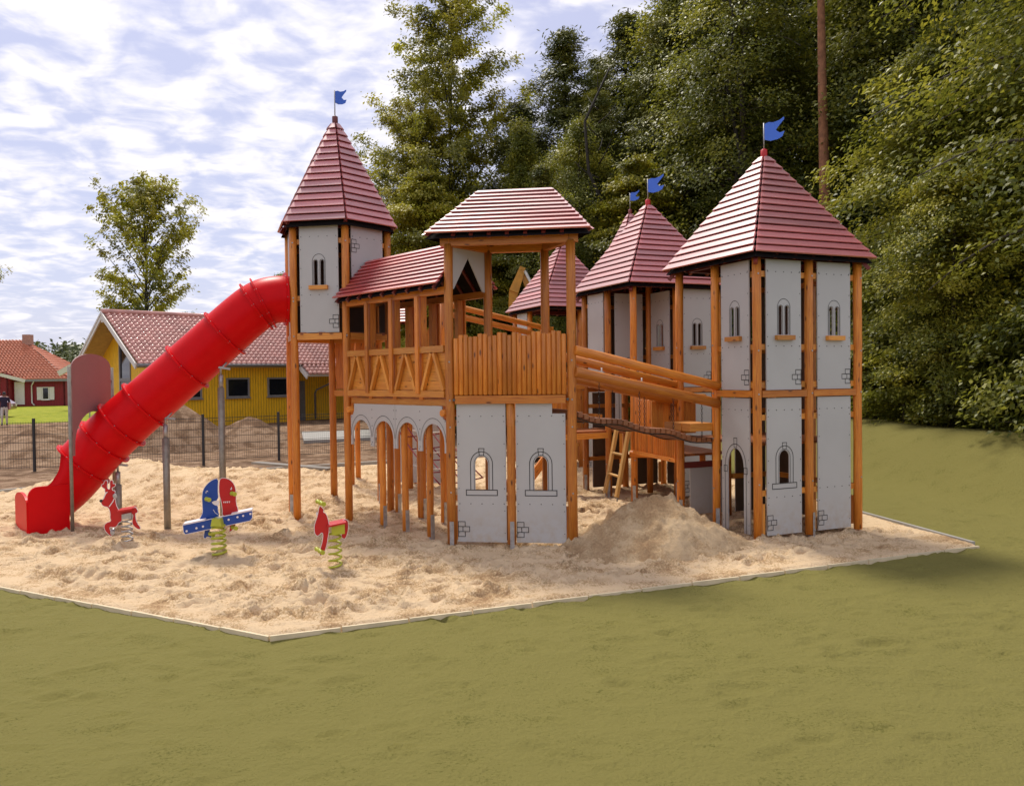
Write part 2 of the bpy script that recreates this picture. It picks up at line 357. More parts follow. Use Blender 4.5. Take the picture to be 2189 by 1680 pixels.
def grid_mesh(name, X, Y, Z, m, mask=None):
    """regular sheet from 2D arrays"""
    ny, nx = X.shape; co = np.stack([X, Y, Z], -1).reshape(-1, 3).astype(np.float32)
    i = np.arange(nx-1); j = np.arange(ny-1); I, J = np.meshgrid(i, j); a = (J*nx+I)
    q = np.stack([a, a+1, a+nx+1, a+nx], -1).reshape(-1, 4)
    if mask is not None: q = q[mask.reshape(-1)]
    me = bpy.data.meshes.new(name); fill(me, co, q); me.materials.append(m)
    me.polygons.foreach_set('use_smooth', np.ones(len(q), dtype=bool)); me.update(); return me
def fill(me, co, q):
    me.vertices.add(len(co)); me.vertices.foreach_set('co', co.reshape(-1).astype(np.float32))
    me.loops.add(q.size); me.loops.foreach_set('vertex_index', q.reshape(-1).astype(np.int32))
    me.polygons.add(len(q)); me.polygons.foreach_set('loop_start', (np.arange(len(q))*q.shape[1]).astype(np.int32))
    me.polygons.foreach_set('loop_total', np.full(len(q), q.shape[1], dtype=np.int32)); me.update(calc_edges=True)
def vnoise(X, Y, s, seed=0):
    r = np.random.default_rng(seed); G = r.random((256, 256)); x = X*s+137.3; y = Y*s+91.7
    xi = np.floor(x).astype(int); yi = np.floor(y).astype(int); fx = x-xi; fy = y-yi; fx = fx*fx*(3-2*fx); fy = fy*fy*(3-2*fy)
    g = lambda a, b: G[a % 256, b % 256]
    return (g(xi, yi)*(1-fx)+g(xi+1, yi)*fx)*(1-fy)+(g(xi, yi+1)*(1-fx)+g(xi+1, yi+1)*fx)*fy-0.5
def fbm(X, Y, s, o=4, seed=0, rough=.5):
    t = 0; a = 1
    for k in range(o): t = t+a*vnoise(X, Y, s*2**k, seed+k); a *= rough
    return t

# ------------------------------------------------------------------ ground
SAND = [(-16.5, 14.3), (-2.11, 6.97), (5.92, 10.27), (3.4, 25.0), (-2.2, 21.6), (-5.63, 19.69), (-9.0, 17.42), (-9.98, 15.79), (-12.4, 14.6)]
SAND = [(-9.4, 10.78), (-2.11, 6.97), (5.9, 10.27), (3.6, 23.5), (-1.5, 21.9), (-5.63, 19.69), (-9.0, 17.42), (-11.6, 14.4)]
def sdist(X, Y, poly):
    """signed distance to polygon edges, positive inside"""
    d = np.full(X.shape, 1e9); ins = np.zeros(X.shape, bool); n = len(poly)
    for i in range(n):
        (x0, y0), (x1, y1) = poly[i], poly[(i+1) % n]; ex, ey = x1-x0, y1-y0; t = np.clip(((X-x0)*ex+(Y-y0)*ey)/(ex*ex+ey*ey), 0, 1)
        d = np.minimum(d, np.hypot(X-x0-t*ex, Y-y0-t*ey))
        c = ((y0 > Y) != (y1 > Y)) & (X < (x1-x0)*(Y-y0)/((y1-y0) if y1 != y0 else 1e-9)+x0); ins ^= c
    return np.where(ins, d, -d)
def sstep(a, b, x): t = np.clip((x-a)/(b-a), 0, 1); return t*t*(3-2*t)
MOUNDS = [(-8.1, 16.6, .52, 1.3), (-6.2, 16.0, .30, 1.5), (-4.4, 17.2, .22, 1.6), (-2.05, 9.35, .07, .35), (-3.59, 10.0, .08, .4), (-5.19, 11.0, .06, .4), (-.3, 18.5, .18, 1.5), (-10.2, 13.2, .12, 1.2), (1.0, 13.2, .10, 1.0),
          (-5.2, 12.4, -.10, .9), (1.7, 17.5, .1, 1.5), (-3.1, 14.3, .15, .7), (-.1, 10.25, -.05, .5), (4.0, 10.6, -.04, .5), (3.0, 13.0, -.03, .8)]
def sand_base(X, Y):
    Z = 0.05*fbm(X, Y, .55, 3, 3)
    for mx_, my_, h_, r_ in MOUNDS: Z = Z+h_*np.exp(-((X-mx_)**2+(Y-my_)**2)/(r_*r_))
    return Z
def lawn_base(X, Y):
    Z = -0.045+0.012*fbm(X, Y, .8, 3, 21)
    # bank rising on the right towards the wood
    ex, ey = 8.75, 17.0; nx_, ny_ = .97, .24
    s_ = (X-ex)*nx_+(Y-ey)*ny_
    return Z+(1.06+.12*fbm(X, Y, .35, 2, 5))*sstep(-2.3, .2, s_)
def make_sand():
    x = np.arange(-12.2, 6.5, .027); y = np.concatenate([np.arange(6.6, 13.5, .027), np.arange(13.5, 24.2, .075)])
    X, Y = np.meshgrid(x, y); Z = sand_base(X, Y); sd = sdist(X, Y, SAND)
    R = 0.024*fbm(X, Y, 2.2, 6, 31, .62)+0.016*np.abs(fbm(X+.3*Y, Y*1.5, 7, 3, 41))
    dx = x[1]-x[0]
    for k in range(6500):                                       # trampled hollows with rims
        px = rng.uniform(-11.5, 5.8); py = 6.9+15.5*rng.random()**1.5
        a = rng.uniform(.04, .125); b = a*rng.uniform(.35, .75); th = rng.uniform(-.7, .9); dep = a*rng.uniform(.3, .72)
        i0, i1 = np.searchsorted(x, [px-.4, px+.4]); j0, j1 = np.searchsorted(y, [py-.4, py+.4])
        if i1-i0 < 2 or j1-j0 < 2: continue
        xx = X[j0:j1, i0:i1]-px; yy = Y[j0:j1, i0:i1]-py; u = (xx*math.cos(th)+yy*math.sin(th))/a; v = (-xx*math.sin(th)+yy*math.cos(th))/b
        q = u*u+v*v; R[j0:j1, i0:i1] += -dep*np.exp(-q*q*.9)+dep*.5*np.exp(-(np.sqrt(q)-1.4)**2*5)
    Z = Z+R*sstep(0, .3, sd)
    L = lawn_base(X, Y); edge = np.clip(sd*.9+.03*fbm(X, Y, 2.5, 3, 44)*sstep(-.02, .08, sd), -.3, .055)
    Z = np.where(sd < .5, L+edge+(Z-L-.055)*sstep(.03, .5, sd), Z)
    mk = (sd > -.12); mq = mk[:-1, :-1] & mk[1:, 1:]
    o = link('sand', grid_mesh('sand', X, Y, Z, M_SAND, mq), kind='structure'); return o
make_sand()
def zs(x, y): return float(sand_base(np.array([[x]]), np.array([[y]]))[0, 0])
def make_lawn():
    x = np.concatenate([np.arange(-16, -6, .1), np.arange(-6, 9, .045), np.arange(9, 34, .2)]); y = np.concatenate([np.arange(1.0, 11, .04), np.arange(11, 22, .09), np.arange(22, 40, .25)])
    X, Y = np.meshgrid(x, y); Z = lawn_base(X, Y)
    Z += .014*fbm(X, Y, 2.2, 4, 51, .55)+.016*np.abs(fbm(X+.6*Y, Y*1.8, 3.2, 4, 61, .6))
    for k in range(1500):
        px = rng.uniform(-6, 9); py = rng.uniform(2.5, 13); a = rng.uniform(.08, .2); b = a*rng.uniform(.25, .6); th = rng.uniform(-.6, .6); dep = rng.uniform(.006, .02)
        i0, i1 = np.searchsorted(x, [px-.4, px+.4]); j0, j1 = np.searchsorted(y, [py-.4, py+.4])
        if i1-i0 < 2 or j1-j0 < 2: continue
        xx = X[j0:j1, i0:i1]-px; yy = Y[j0:j1, i0:i1]-py; u = (xx*math.cos(th)+yy*math.sin(th))/a; v = (-xx*math.sin(th)+yy*math.cos(th))/b; q = u*u+v*v
        Z[j0:j1, i0:i1] += -dep*np.exp(-q*q)+dep*.6*np.exp(-(np.sqrt(q)-1.4)**2*5)
    n_ = -1.0*(X+9.4)*.44  # beyond the left side the soil takes over
    keep = (Y < 10.78-(X+9.4)*.55+4) | (X > 3.2) | ((X > -2.3) & (Y < 20))
    sd = sdist(X, Y, SAND); Z = Z-np.clip(sd-.05, 0, 1)*.9
    keep &= (sd < .5)
    mq = keep[:-1, :-1] | keep[1:, 1:]
    return link('lawn', grid_mesh('lawn', X, Y, Z, M_LAWN, mq), kind='structure')
make_lawn()
def make_soil():
    x = np.arange(-34, 16, .16); y = np.concatenate([np.arange(10.5, 30, .14), np.arange(30, 50, .4)]); X, Y = np.meshgrid(x, y)
    Z = -.05+.06*fbm(X, Y, .5, 4, 71)+.045*np.abs(fbm(X, Y, 2.2, 3, 81))
    sd = sdist(X, Y, SAND); Z = Z-sstep(-.12, .1, sd)*.6
    g = Y-(44.5+(X+27.7)*.45)
    Z = Z-sstep(-.5, 1.5, g)*.3
    keep = (Y > 10.78-(X+9.4)*.55+2.0) & (X < 9)
    L = lawn_base(X, Y); front = (Y < 10.78-(X+9.4)*.55+4.0) | (X > 3.2); Z = np.where(front, Z-.12, Z)
    mq = keep[:-1, :-1] & keep[1:, 1:] & (sd[:-1, :-1] < .6)
    return link('soil', grid_mesh('soil', X, Y, Z, M_DIRT, mq), kind='structure')
make_soil()
b = MB(); b.poly([(-900, -60, -.16), (900, -60, -.16), (900, 1400, -.16), (-900, 1400, -.16)]); b.build('ground', M_LITTER, kind='structure')
x = np.arange(-60, -12, .5); y = np.arange(38, 95, .5); X, Y = np.meshgrid(x, y); Z = -.03+.03*fbm(X, Y, .3, 2, 9)-sstep(.5, -1, Y-(44.2+(X+27.7)*.45))*.4
link('grass_field', grid_mesh('grass_field', X, Y, Z, M_GRASS), kind='structure')
# pale edging strips round the sand and the concrete slab
k = MB()
for (a, c) in ((1, 2), (0, 1)):
    p, q = Vector((*SAND[a], 0)), Vector((*SAND[c], 0)); nrm = Vector((-(q-p).y, (q-p).x, 0)).normalized(); n_ = 14
    for i in range(n_):
        s0, s1 = p.lerp(q, i/n_), p.lerp(q, (i+1)/n_-.002); k.bar(s0+Vector((0, 0, -.055)), s1+Vector((0, 0, -.06)), .026, .10)
k.build('kerb', plain('pale_edging', (0.66, 0.55, 0.36), .9), kind='structure')
k = MB()
for (a, c) in ((2, 3),):
    p, q = Vector((*SAND[a], 0)), Vector((*SAND[c], 0)); k.bar(p.lerp(q, .01)+Vector((.02, 0, -.055)), q+Vector((.02, 0, -.055)), .05, .14)
for (a, c) in ((4, 5), (5, 6), (6, 7)):
    p, q = Vector((*SAND[a], 0)), Vector((*SAND[c], 0)); k.bar(p+Vector((0, 0, -.0)), q+Vector((0, 0, -.0)), .10, .16)
k.build('kerb', M_CONC, kind='structure')
b = MB(); b.hull([(-7.3, 28.4, -.05), (-3.0, 30.5, -.05), (-4.6, 34.5, -.05), (-8.6, 33.2, -.05)], [(-7.3, 28.4, .06), (-3.0, 30.5, .06), (-4.6, 34.5, .06), (-8.6, 33.2, .06)]); b.build('pavement', M_CONC, kind='structure')

class Rails:
    """each bar becomes a part of its own"""
    def __init__(s, par, m): s.par, s.m, s.v = par, m, []
    def bar(s, *q, **k): return MB().bar(*q, **k).build('cross_rail', s.m, s.par)
# ------------------------------------------------------------------ castle building blocks
def frame_fn(p, d, nrm):
    """2D frame: u along d from p, v = world height, depth along the outward normal"""
    p = Vector(p); d = Vector(d).normalized(); nrm = Vector(nrm).normalized()
    return lambda u, v, t: Vector((p.x+d.x*u+nrm.x*t, p.y+d.y*u+nrm.y*t, v))
def bricks(ln_, fn, w_, z0, side):
    s = 1 if side < 0 else -1; x0 = 0.006 if side < 0 else w_-.006
    R = lambda a, c, e, g: ln_.ribbon(fn, [(x0+s*a, z0+e), (x0+s*c, z0+e), (x0+s*c, z0+g), (x0+s*a, z0+g)], .009, True)
    R(.0, .09, .13, .195); R(0, .06, .065, .13); R(.06, .15, .065, .13); R(.0, .09, 0, .065)
def panel(par, fn, w_, z0, z1, kind, brick=0, notch=False, bz=None, bolts=True):
    """grey panel fn(u,v,t), width w_, heights z0..z1"""
    outer = [(0, z0), (w_, z0), (w_, z1), (0, z1)]; holes = []; ln_ = MB(); cx = w_/2; sill = None
    if notch: outer = [(0, z0), (w_, z0), (w_, z1-.13), (w_-.17, z1-.13), (w_-.17, z1), (0, z1)]
    if kind == 'lancet':
        b0 = z0+.73; 
        for s in (-1, 1): c = cx+s*.053; holes.append([(c-.029, b0), (c+.029, b0)] + arc(c, b0+.355, .029, .029, 0, PI, 8))
        ln_.ribbon(fn, [(cx-.105, b0)] + arc(cx, b0+.36, .105, .115, PI, 0, 14) + [(cx+.105, b0)], .007)
        for s in (-1, 1): c = cx+s*.053; ln_.ribbon(fn, [(c-.037, b0)] + arc(c, b0+.355, .037, .037, PI, 0, 8) + [(c+.037, b0)], .006)
        sill = b0
    elif kind == 'window':
        b0 = z0+.68; holes.append([(cx-.085, b0), (cx+.085, b0)] + arc(cx, b0+.34, .085, .10, 0, PI, 12))
        ln_.ribbon(fn, [(cx-.145, b0)] + arc(cx, b0+.34, .145, .16, PI, 0, 16) + [(cx+.145, b0)], .010)
        ln_.ribbon(fn, [(cx-.098, b0)] + arc(cx, b0+.34, .098, .113, PI, 0, 16) + [(cx+.098, b0)], .006)
        ln_.ribbon(fn, [(cx-.205, b0), (cx+.205, b0), (cx+.205, b0-.07), (cx-.205, b0-.07)], .011, True)
        ln_.ribbon(fn, [(cx-.028, b0+.45), (cx+.028, b0+.45), (cx+.036, b0+.54), (cx-.036, b0+.54)], .009, True)
    elif kind == 'door':
        r = .17; outer = [(0, z0), (cx-r, z0), (cx-r, z0+.87)] + arc(cx, z0+.87, r, .26, PI, 0, 14)[1:-1] + [(cx+r, z0+.87), (cx+r, z0), (w_, z0), (w_, z1), (0, z1)]
        ln_.ribbon(fn, [(cx-r-.05, z0)] + [(cx-r-.05, z0+.87)] + arc(cx, z0+.87, r+.05, .32, PI, 0, 16) + [(cx+r+.05, z0)], .010)
        ln_.ribbon(fn, [(cx-.026, z0+1.14), (cx+.026, z0+1.14), (cx+.034, z0+1.27), (cx-.034, z0+1.27)], .009, True)
        for s in (-1, 1): ln_.ribbon(fn, [(cx+s*(r+.005), z0+.80), (cx+s*(r+.075), z0+.80), (cx+s*(r+.075), z0+.88), (cx+s*(r+.005), z0+.88)], .009, True)
    elif kind == 'gable':
        outer = [(0, z1), (0, z0), (.04, z0), (w_/2, z1-.10), (w_-.04, z0), (w_, z0), (w_, z1)]
    elif kind == 'cut':
        outer = [(0, z0), (w_*.48, z0+.62), (w_, z0+.70), (w_, z1), (0, z1)]
    pb = MB().prism(fn, [outer]+holes, 0, -.019); N_ = len(pb.v)//2
    pb.m = [1 if min(f) >= N_ else 0 for f in pb.f]; o = pb.build('panel', [M_PANEL, M_PBACK], par)
    if brick: bricks(ln_, fn, w_, (bz if bz is not None else z0+.07), brick)
    if ln_.v: ln_.build('outline', M_LINE, o, kind='stuff')
    if sill is not None:
        MB().bar(fn(cx-.15, sill-.04, .028), fn(cx+.15, sill-.04, .028), .055, .062).build('window_sill', M_BOARD, o)
    if bolts and kind not in ('gable',):
        bb = MB()
        for zr in (z1-.16, z0+.58 if kind != 'window' else z0+.50):
            if kind == 'door' and zr < z0+1.2: continue
            for k_ in range(5):
                u = .03+(w_-.06)*k_/4
                if notch and zr > z1-.14 and u > w_-.2: continue
                bb.tube([fn(u, zr, -.002), fn(u, zr, .004)], .0075, 6)
        for zr in np.arange(z0+.12, z1-.1, .29):
            for u in (.022, w_-.022):
                if notch and zr > z1-.14 and u > w_-.2: continue
                if kind == 'cut' and zr < z0+.75: continue
                bb.tube([fn(u, zr, -.002), fn(u, zr, .004)], .0065, 6)
        if bb.v: bb.build('bolts', M_BOLT, o)
    return o
def post(par, x, y, z0, z1, r=.058, shoe=None, m=None, square=0):
    b = MB()
    if square: b.bar((x, y, z0), (x, y, z1), square, square)
    else:
        k = 7; j = [random.uniform(-.004, .004) for _ in range(k)]
        pts = [(x+j[i], y+j[-i], z0+(z1-z0)*i/(k-1)) for i in range(k)]
        b.tube(pts, [r*random.uniform(.97, 1.03) for _ in range(k)], 14)
    o = b.build('post', m or M_POST, par)
    if shoe is not None:
        a = shoe; s = MB(); px, py = x+math.cos(a)*(r+.006), y+math.sin(a)*(r+.006)
        s.bar((px, py, z0-.25), (px, py, z0+.30), .055, .012, up=(math.cos(a), math.sin(a), 0))
        for zz_ in (.06, .24): s.tube([(px, py, z0+zz_), (px+math.cos(a)*.016, py+math.sin(a)*.016, z0+zz_)], .014, 8)
        s.tube([(x, y, z0-.25), (x, y, z0+.005)], .02, 8)
        s.build('shoe', M_STEEL, o)
    return o
def postbolts(par, x, y, zl, nx_, ny_, r=.058):
    b = MB(); m_ = math.hypot(nx_, ny_); nx_, ny_ = nx_/m_, ny_/m_
    for z in zl: b.tube([(x+nx_*(r-.004), y+ny_*(r-.004), z), (x+nx_*(r+.008), y+ny_*(r+.008), z)], .011, 8)
    b.build('bolts', M_STEEL, par)
def roof_face(roof, A, B, D, Cc, rows, over=.87, th=.024, lift=.026, m=None):
    """planks between eave A->B and top D->Cc (D above A); each plank is lapped over the one below"""
    A, B, D, Cc = map(Vector, (A, B, D, Cc)); nrm = (B-A).cross(D-A)
    if nrm.length < 1e-6: nrm = (B-A).cross(Cc-B)
    nrm.normalize()
    if nrm.z < 0: nrm = -nrm
    for i in range(rows):
        t0 = i/rows; t1 = min(1.0, (i+over)/rows); j = random.uniform(-.003, .003)
        p = [A.lerp(D, t0), B.lerp(Cc, t0), B.lerp(Cc, t1), A.lerp(D, t1)]
        lo = [p[0]+nrm*(lift+j), p[1]+nrm*(lift-j), p[2]+nrm*.006, p[3]+nrm*.006]; hi = [q+nrm*th for q in lo]
        MB().hull(lo, hi).build('plank', m or M_RED, roof)
def flag_and_cap(par, x, y, za, rot_dir, h=.50, scale=1.0):
    MB().tube([(x, y, za-.12), (x, y, za+.075), (x, y, za+.085)], [.047, .047, .03], 12).build('finial', M_REDP if scale > .9 else M_RUST, par)
    p = MB().tube([(x, y, za+.05), (x, y, za+h)], .009, 8).build('flag_pole', M_STEEL, par)
    S = scale; pts = [(0, 0), (.09, -.015), (.19, .01), (.26, .05), (.295, .13), (.22, .105), (.165, .14), (.20, .19), (.29, .30), (.285, .335), (.22, .285), (.13, .25), (.06, .252), (0, .225)]
    z0 = za+h-.24*S; d = Vector((math.cos(rot_dir), math.sin(rot_dir), 0)); n_ = Vector((-d.y, d.x, 0))
    fn = lambda u, v, t: Vector((x, y, z0))+d*(u*S+.008)+Vector((0, 0, v*S))+n_*t
    MB().prism(fn, [pts], -.008, .008).build('flag', M_FLAG, p)

A_ = .87
ZV = lambda z: Vector((0, 0, z))
def square_tower(name, label, loc, rot, cfg, eave=3.72, apex=5.34, mid=1.93, zp0=.06, s=1.03, deck=None, group='castle towers with red pyramid roofs', shoes=()):
    t = thing(name, label, 'tower', loc, rot, group); a = A_
    posts = [(-a, -a), (0, -a), (a, -a), (a, 0), (a, a), (0, a), (-a, a), (-a, 0)] + ([(0, 0)] if cfg.get('porch') else [])
    for i, (x, y) in enumerate(posts):
        pp = post(t, x, y, .02, eave+.02+random.uniform(-.01, .01) if (x, y) != (0, 0) else eave+.5, shoe=shoes.get(i) if isinstance(shoes, dict) else None)
        if i < 3: postbolts(pp, x, y, (.75, 1.93, 2.5, 3.5), (-.35 if i == 0 else 0.05), -1)
        elif i in (6, 7): postbolts(pp, x, y, (.6, 1.3, 1.93, 2.6), -1, -.2)
    # ring beams at floor level and under the eaves
    def edge(p, q):
        d = Vector((q[0]-p[0], q[1]-p[1], 0)); L = d.length; d.normalize(); return d, L
    sides = [((-a, -a), (0, -a), (0, -1)), ((0, -a), (a, -a), (0, -1)), ((a, -a), (a, 0), (1, 0)), ((a, 0), (a, a), (1, 0)), ((a, a), (0, a), (0, 1)), ((0, a), (-a, a), (0, 1)), ((-a, a), (-a, 0), (-1, 0)), ((-a, 0), (-a, -a), (-1, 0))]
    for i, (p, q, n_) in enumerate(sides):
        c = cfg.get(i, ('plain', 'plain'))
        if c is None: continue
        d, L = edge(p, q); nv = Vector((*n_, 0)); P = Vector((*p, 0))
        if c[0] != 'open': MB().bar(P+d*.058+Vector((0, 0, mid)), P+d*(L-.058)+Vector((0, 0, mid)), .07, .085).build('beam', M_POST, t)
        w_ = .585; off = (L-w_)/2; fn = frame_fn(P+d*off+nv*.012, d, nv)
        rails = Rails(t, M_BOARD)
        up = c[1]; lw = c[0]
        if up and up != 'open':
            panel(t, fn, w_, mid+.052, eave-.02, up, brick=(1 if up == 'lancet' else 0))
            for z in (mid+.62, mid+1.58, mid+.12): rails.bar(P+d*.05+nv*-.032+Vector((0, 0, z)), P+d*(L-.05)+nv*-.032+Vector((0, 0, z)), .04, .075)
        if lw and lw != 'open':
            panel(t, fn, w_, zp0, mid-.055, lw, brick=(-1 if i in (0, 1) and lw != 'door' else 0))
            for z in (.62, 1.62): 
                if lw == 'door': continue
                rails.bar(P+d*.05+nv*-.032+Vector((0, 0, z)), P+d*(L-.05)+nv*-.032+Vector((0, 0, z)), .04, .075)
            if lw != 'door': rails.bar(P+d*(off-.045)+nv*-.02+Vector((0, 0, zp0+.02)), P+d*(off-.045)+nv*-.02+Vector((0, 0, .48)), .05, .03)
        if rails.v: rails.build('cross_rail', M_BOARD, t)
    eb = MB()
    for p, q in (((-a, -a), (a, -a)), ((a, -a), (a, a)), ((a, a), (-a, a)), ((-a, a), (-a, -a))):
        d, L = edge(p, q); P = Vector((*p, 0)); nq = Vector((-d.y, d.x, 0))*.10; eb.bar(P+nq+d*.06+Vector((0, 0, eave+.045)), P+nq+d*(L-.06)+Vector((0, 0, eave+.045)), .06, .09)
    eb.build('eave_beam', M_RUST, t)  # dark red-brown paints the eave shadow onto these beams
    if deck:
        n_ = 12
        for k_ in range(n_):
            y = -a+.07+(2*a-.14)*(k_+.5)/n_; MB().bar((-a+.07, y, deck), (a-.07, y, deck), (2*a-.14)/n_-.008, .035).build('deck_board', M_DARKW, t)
    ez = eave+.03; r = MB(); ap = Vector((0, 0, apex-.03))
    cs = [Vector((sx_*(s-.02), sy_*(s-.02), ez)) for sx_, sy_ in ((-1, -1), (1, -1), (1, 1), (-1, 1))]
    r.mi = 1
    for i in range(4): r.poly([cs[i]-ZV(.05), cs[(i+1) % 4]-ZV(.05), ap-ZV(.06)])
    r.mi = 0
    for sx_ in np.linspace(-.62, .62, 5):
        for (p, q) in (((sx_, -s+.07), (sx_, -s+.30)), ((sx_, s-.07), (sx_, s-.3)), ((-s+.07, sx_), (-s+.30, sx_)), ((s-.07, sx_), (s-.3, sx_))):
            r.bar((*p, ez-.02), (*q, ez+.14), .045, .06)
    for c_ in cs: r.bar(c_*.97+Vector((0, 0, -.015)), ap*.99, .05, .05)
    roof = r.build('roof', [M_RUST, M_GAPSHADE], t)
    cs = [Vector((sx_*s, sy_*s, ez)) for sx_, sy_ in ((-1, -1), (1, -1), (1, 1), (-1, 1))]; top = [Vector((sx_*.03, sy_*.03, apex-.03)) for sx_, sy_ in ((-1, -1), (1, -1), (1, 1), (-1, 1))]
    for i in range(4): roof_face(roof, cs[i], cs[(i+1) % 4], top[i], top[(i+1) % 4], 15)
    flag_and_cap(t, 0, 0, apex, -rot+.05, .46)
    return t
ROT = math.radians(23)
tower_right = square_tower('castle_tower', 'square grey tower with arched doorway at the right end of the castle', (3.67, 11.79, 0), ROT,
    {0: ('window', 'lancet'), 1: ('plain', 'lancet'), 2: ('plain', 'lancet'), 3: ('plain', 'plain'), 4: ('plain', 'lancet'), 5: ('open', 'open'), 6: ('open', 'open'), 7: ('door', 'lancet')}, shoes={1: -PI/2+.5, 7: -PI/2-.4, 6: -2.2}, deck=1.26)
tower_mid = square_tower('castle_tower', 'square tower with open corner porch, in the middle of the castle behind the chain bridge', (2.54, 15.04, 0), ROT,
    {0: ('open', 'open'), 1: ('plain', 'lancet'), 2: ('plain', 'plain'), 3: ('plain', 'plain'), 4: ('plain', 'lancet'), 5: ('plain', 'plain'), 6: ('open', 'plain'), 7: ('open', 'open'), 'porch': True}, shoes={0: -2.2, 7: -2.2, 6: -2.2, 1: -2.2}, deck=1.19)
# inner porch walls of the middle tower: one faces the front, one faces left
a = A_
panel(tower_mid, frame_fn((-a+.14, .012-.03, 0), (1, 0, 0), (0, -1, 0)), .585, 1.25, eave_z := 3.68, 'door')
panel(tower_mid, frame_fn((-.045, -.14, 0), (0, -1, 0), (-1, 0, 0)), .585, 1.98, 3.68, 'lancet')
lp = MB(); lp.bar((-a-.03, a-.2, 1.46), (-a-.03, .2, 1.46), .03, .06); lp.build('cross_rail', M_BOARD, tower_mid)
tower_far = square_tower('castle_tower', 'small looking square tower farthest back, seen under the gatehouse roof', (1.24, 19.5, 0), ROT,
    {0: ('plain', 'open'), 1: ('plain', 'plain'), 2: ('plain', 'plain'), 3: ('open', 'plain'), 4: ('plain', 'open'), 5: ('plain', 'open'), 6: ('open', 'plain'), 7: ('open', 'open')}, deck=1.9)

# ------------------------------------------------------------------ hexagonal watchtower
def hexpt(th, R): return (R*math.sin(th), -R*math.cos(th))
def hex_tower(name, label, loc, theta, bridge=True):
    t = thing(name, label, 'tower', loc, theta, 'hexagonal castle towers'); R = .85; V = [hexpt(math.radians(60*i), R) for i in range(6)]   # 0 is the vertex nearest the camera, then to the right
    for i, (x, y) in enumerate(V):
        pp = post(t, x, y, .0 if i not in (3, 2) else .1, 4.60, shoe=(-1.9 if i in (2, 4) else None))
        if i in (0, 1, 5): postbolts(pp, x, y, (2.86, 3.4, 3.45, 4.3), x*.3, -1)
    for i in range(6):
        p = Vector((*V[i], 0)); q = Vector((*V[(i+1) % 6], 0)); d = (q-p); L = d.length; d.normalize(); nv = Vector((d.y, -d.x, 0))
        MB().bar(p+d*.06+Vector((0, 0, 2.855)), q-d*.06+Vector((0, 0, 2.855)), .07, .095).build('beam', M_BOARD, t)
        MB().bar(p-nv*.10+d*.06+Vector((0, 0, 4.57)), q-nv*.10-d*.06+Vector((0, 0, 4.57)), .06, .09).build('eave_beam', M_RUST, t)  # eave beam coloured dark to stand in for shadow under the roof
        w_ = .63; off = (L-w_)/2; fn = frame_fn(p+d*off+nv*.012, d, nv); rails = Rails(t, M_BOARD)
        if i == 5: panel(t, fn, w_, 2.915, 4.55, 'lancet', brick=1)
        elif i == 0: panel(t, fn, w_, 3.36, 4.55, 'cut', brick=-1, bz=4.15)
        elif i != 4: panel(t, fn, w_, 2.915, 4.55, 'plain' if i in (1, 2) else 'lancet')
        for z in (3.45, 4.32): 
            if i == 4: continue
            rails.bar(p+d*.05+nv*-.03+Vector((0, 0, z)), q-d*.05+nv*-.03+Vector((0, 0, z)), .04, .075)
        if rails.v: rails.build('cross_rail', M_BOARD, t)
    # slide hatch: panels above and below the tube on the left face
    p = Vector((*V[4], 0)); q = Vector((*V[5], 0)); d = (q-p).normalized(); nv = Vector((d.y, -d.x, 0)); fn = frame_fn(p+d*.06+nv*.012, d, nv)
    ring = [(0, 2.915), (.73, 2.915), (.73, 4.55), (0, 4.55)]; MB().prism(fn, [ring, arc(.365, 3.46, .34, .34, 0, 2*PI, 24)[:-1]], 0, -.019).build('panel', M_PANEL, t)
    fl = MB()
    n_ = 9
    for k_ in range(n_):
        y = -R*.82+2*R*.82*(k_+.5)/n_; xw = min(R*.86, (R-abs(y))*1.7); fl = MB().bar((-xw, y, 2.90), (xw, y, 2.90), 2*R*.82/n_-.008, .04); fl.build('deck_board', M_DARKW, t)
    Re = .99; E = [Vector((*hexpt(math.radians(60*i), Re), 4.60)) for i in range(6)]; T = [Vector((*hexpt(math.radians(60*i), .045), 6.33)) for i in range(6)]
    r = MB(); 
    for i in range(6):
        r.mi = 1; r.poly([E[i]*.985+Vector((0, 0, .0)), E[(i+1) % 6]*.985+Vector((0, 0, .0)), Vector((0, 0, 6.24))])
        r.mi = 0; r.bar(E[i]*.96+Vector((0, 0, .17)), Vector((0, 0, 6.30)), .05, .05)
    roof = r.build('roof', [M_RUST, M_GAPSHADE], t)
    for i in range(6): roof_face(roof, E[i], E[(i+1) % 6], T[i], T[(i+1) % 6], 15)
    flag_and_cap(t, 0, 0, 6.37, -theta+.9, .50, .8)
    if bridge:   # low deck and carved railing on the back face
        for k_ in range(4):
            f = (k_+.5)/4; p = Vector((*V[3], 0)).lerp(Vector((*V[2], 0)), .07+.86*f); dd = (Vector((*V[2], 0))-Vector((*V[3], 0))).normalized(); n2_ = Vector((dd.y, -dd.x, 0))
            fn = frame_fn(p, dd, n2_); Lq = [(-.082-.012*math.sin(z*17+k_), z) for z in np.linspace(2.02, 2.86, 22)]; Rq = [(.082+.012*math.sin(z*15+k_*2), z) for z in np.linspace(2.86, 2.02, 22)]
            MB().prism(fn, [[(u, v) for u, v in Rq[::-1]] + Lq[::-1]], .014, -.014).build('carved_board', M_POST, t)
        p, q = Vector((*V[3], 1.95)), Vector((*V[2], 1.95)); MB().bar(p, q, .07, .10).build('beam', M_BOARD, t)
        for i0, i1 in ((2, 1),):
            MB().bar((*V[i0], 1.95), (*V[i1], 1.95), .06, .09).build('beam', M_BOARD, t)
    return t
TH = math.radians(20)
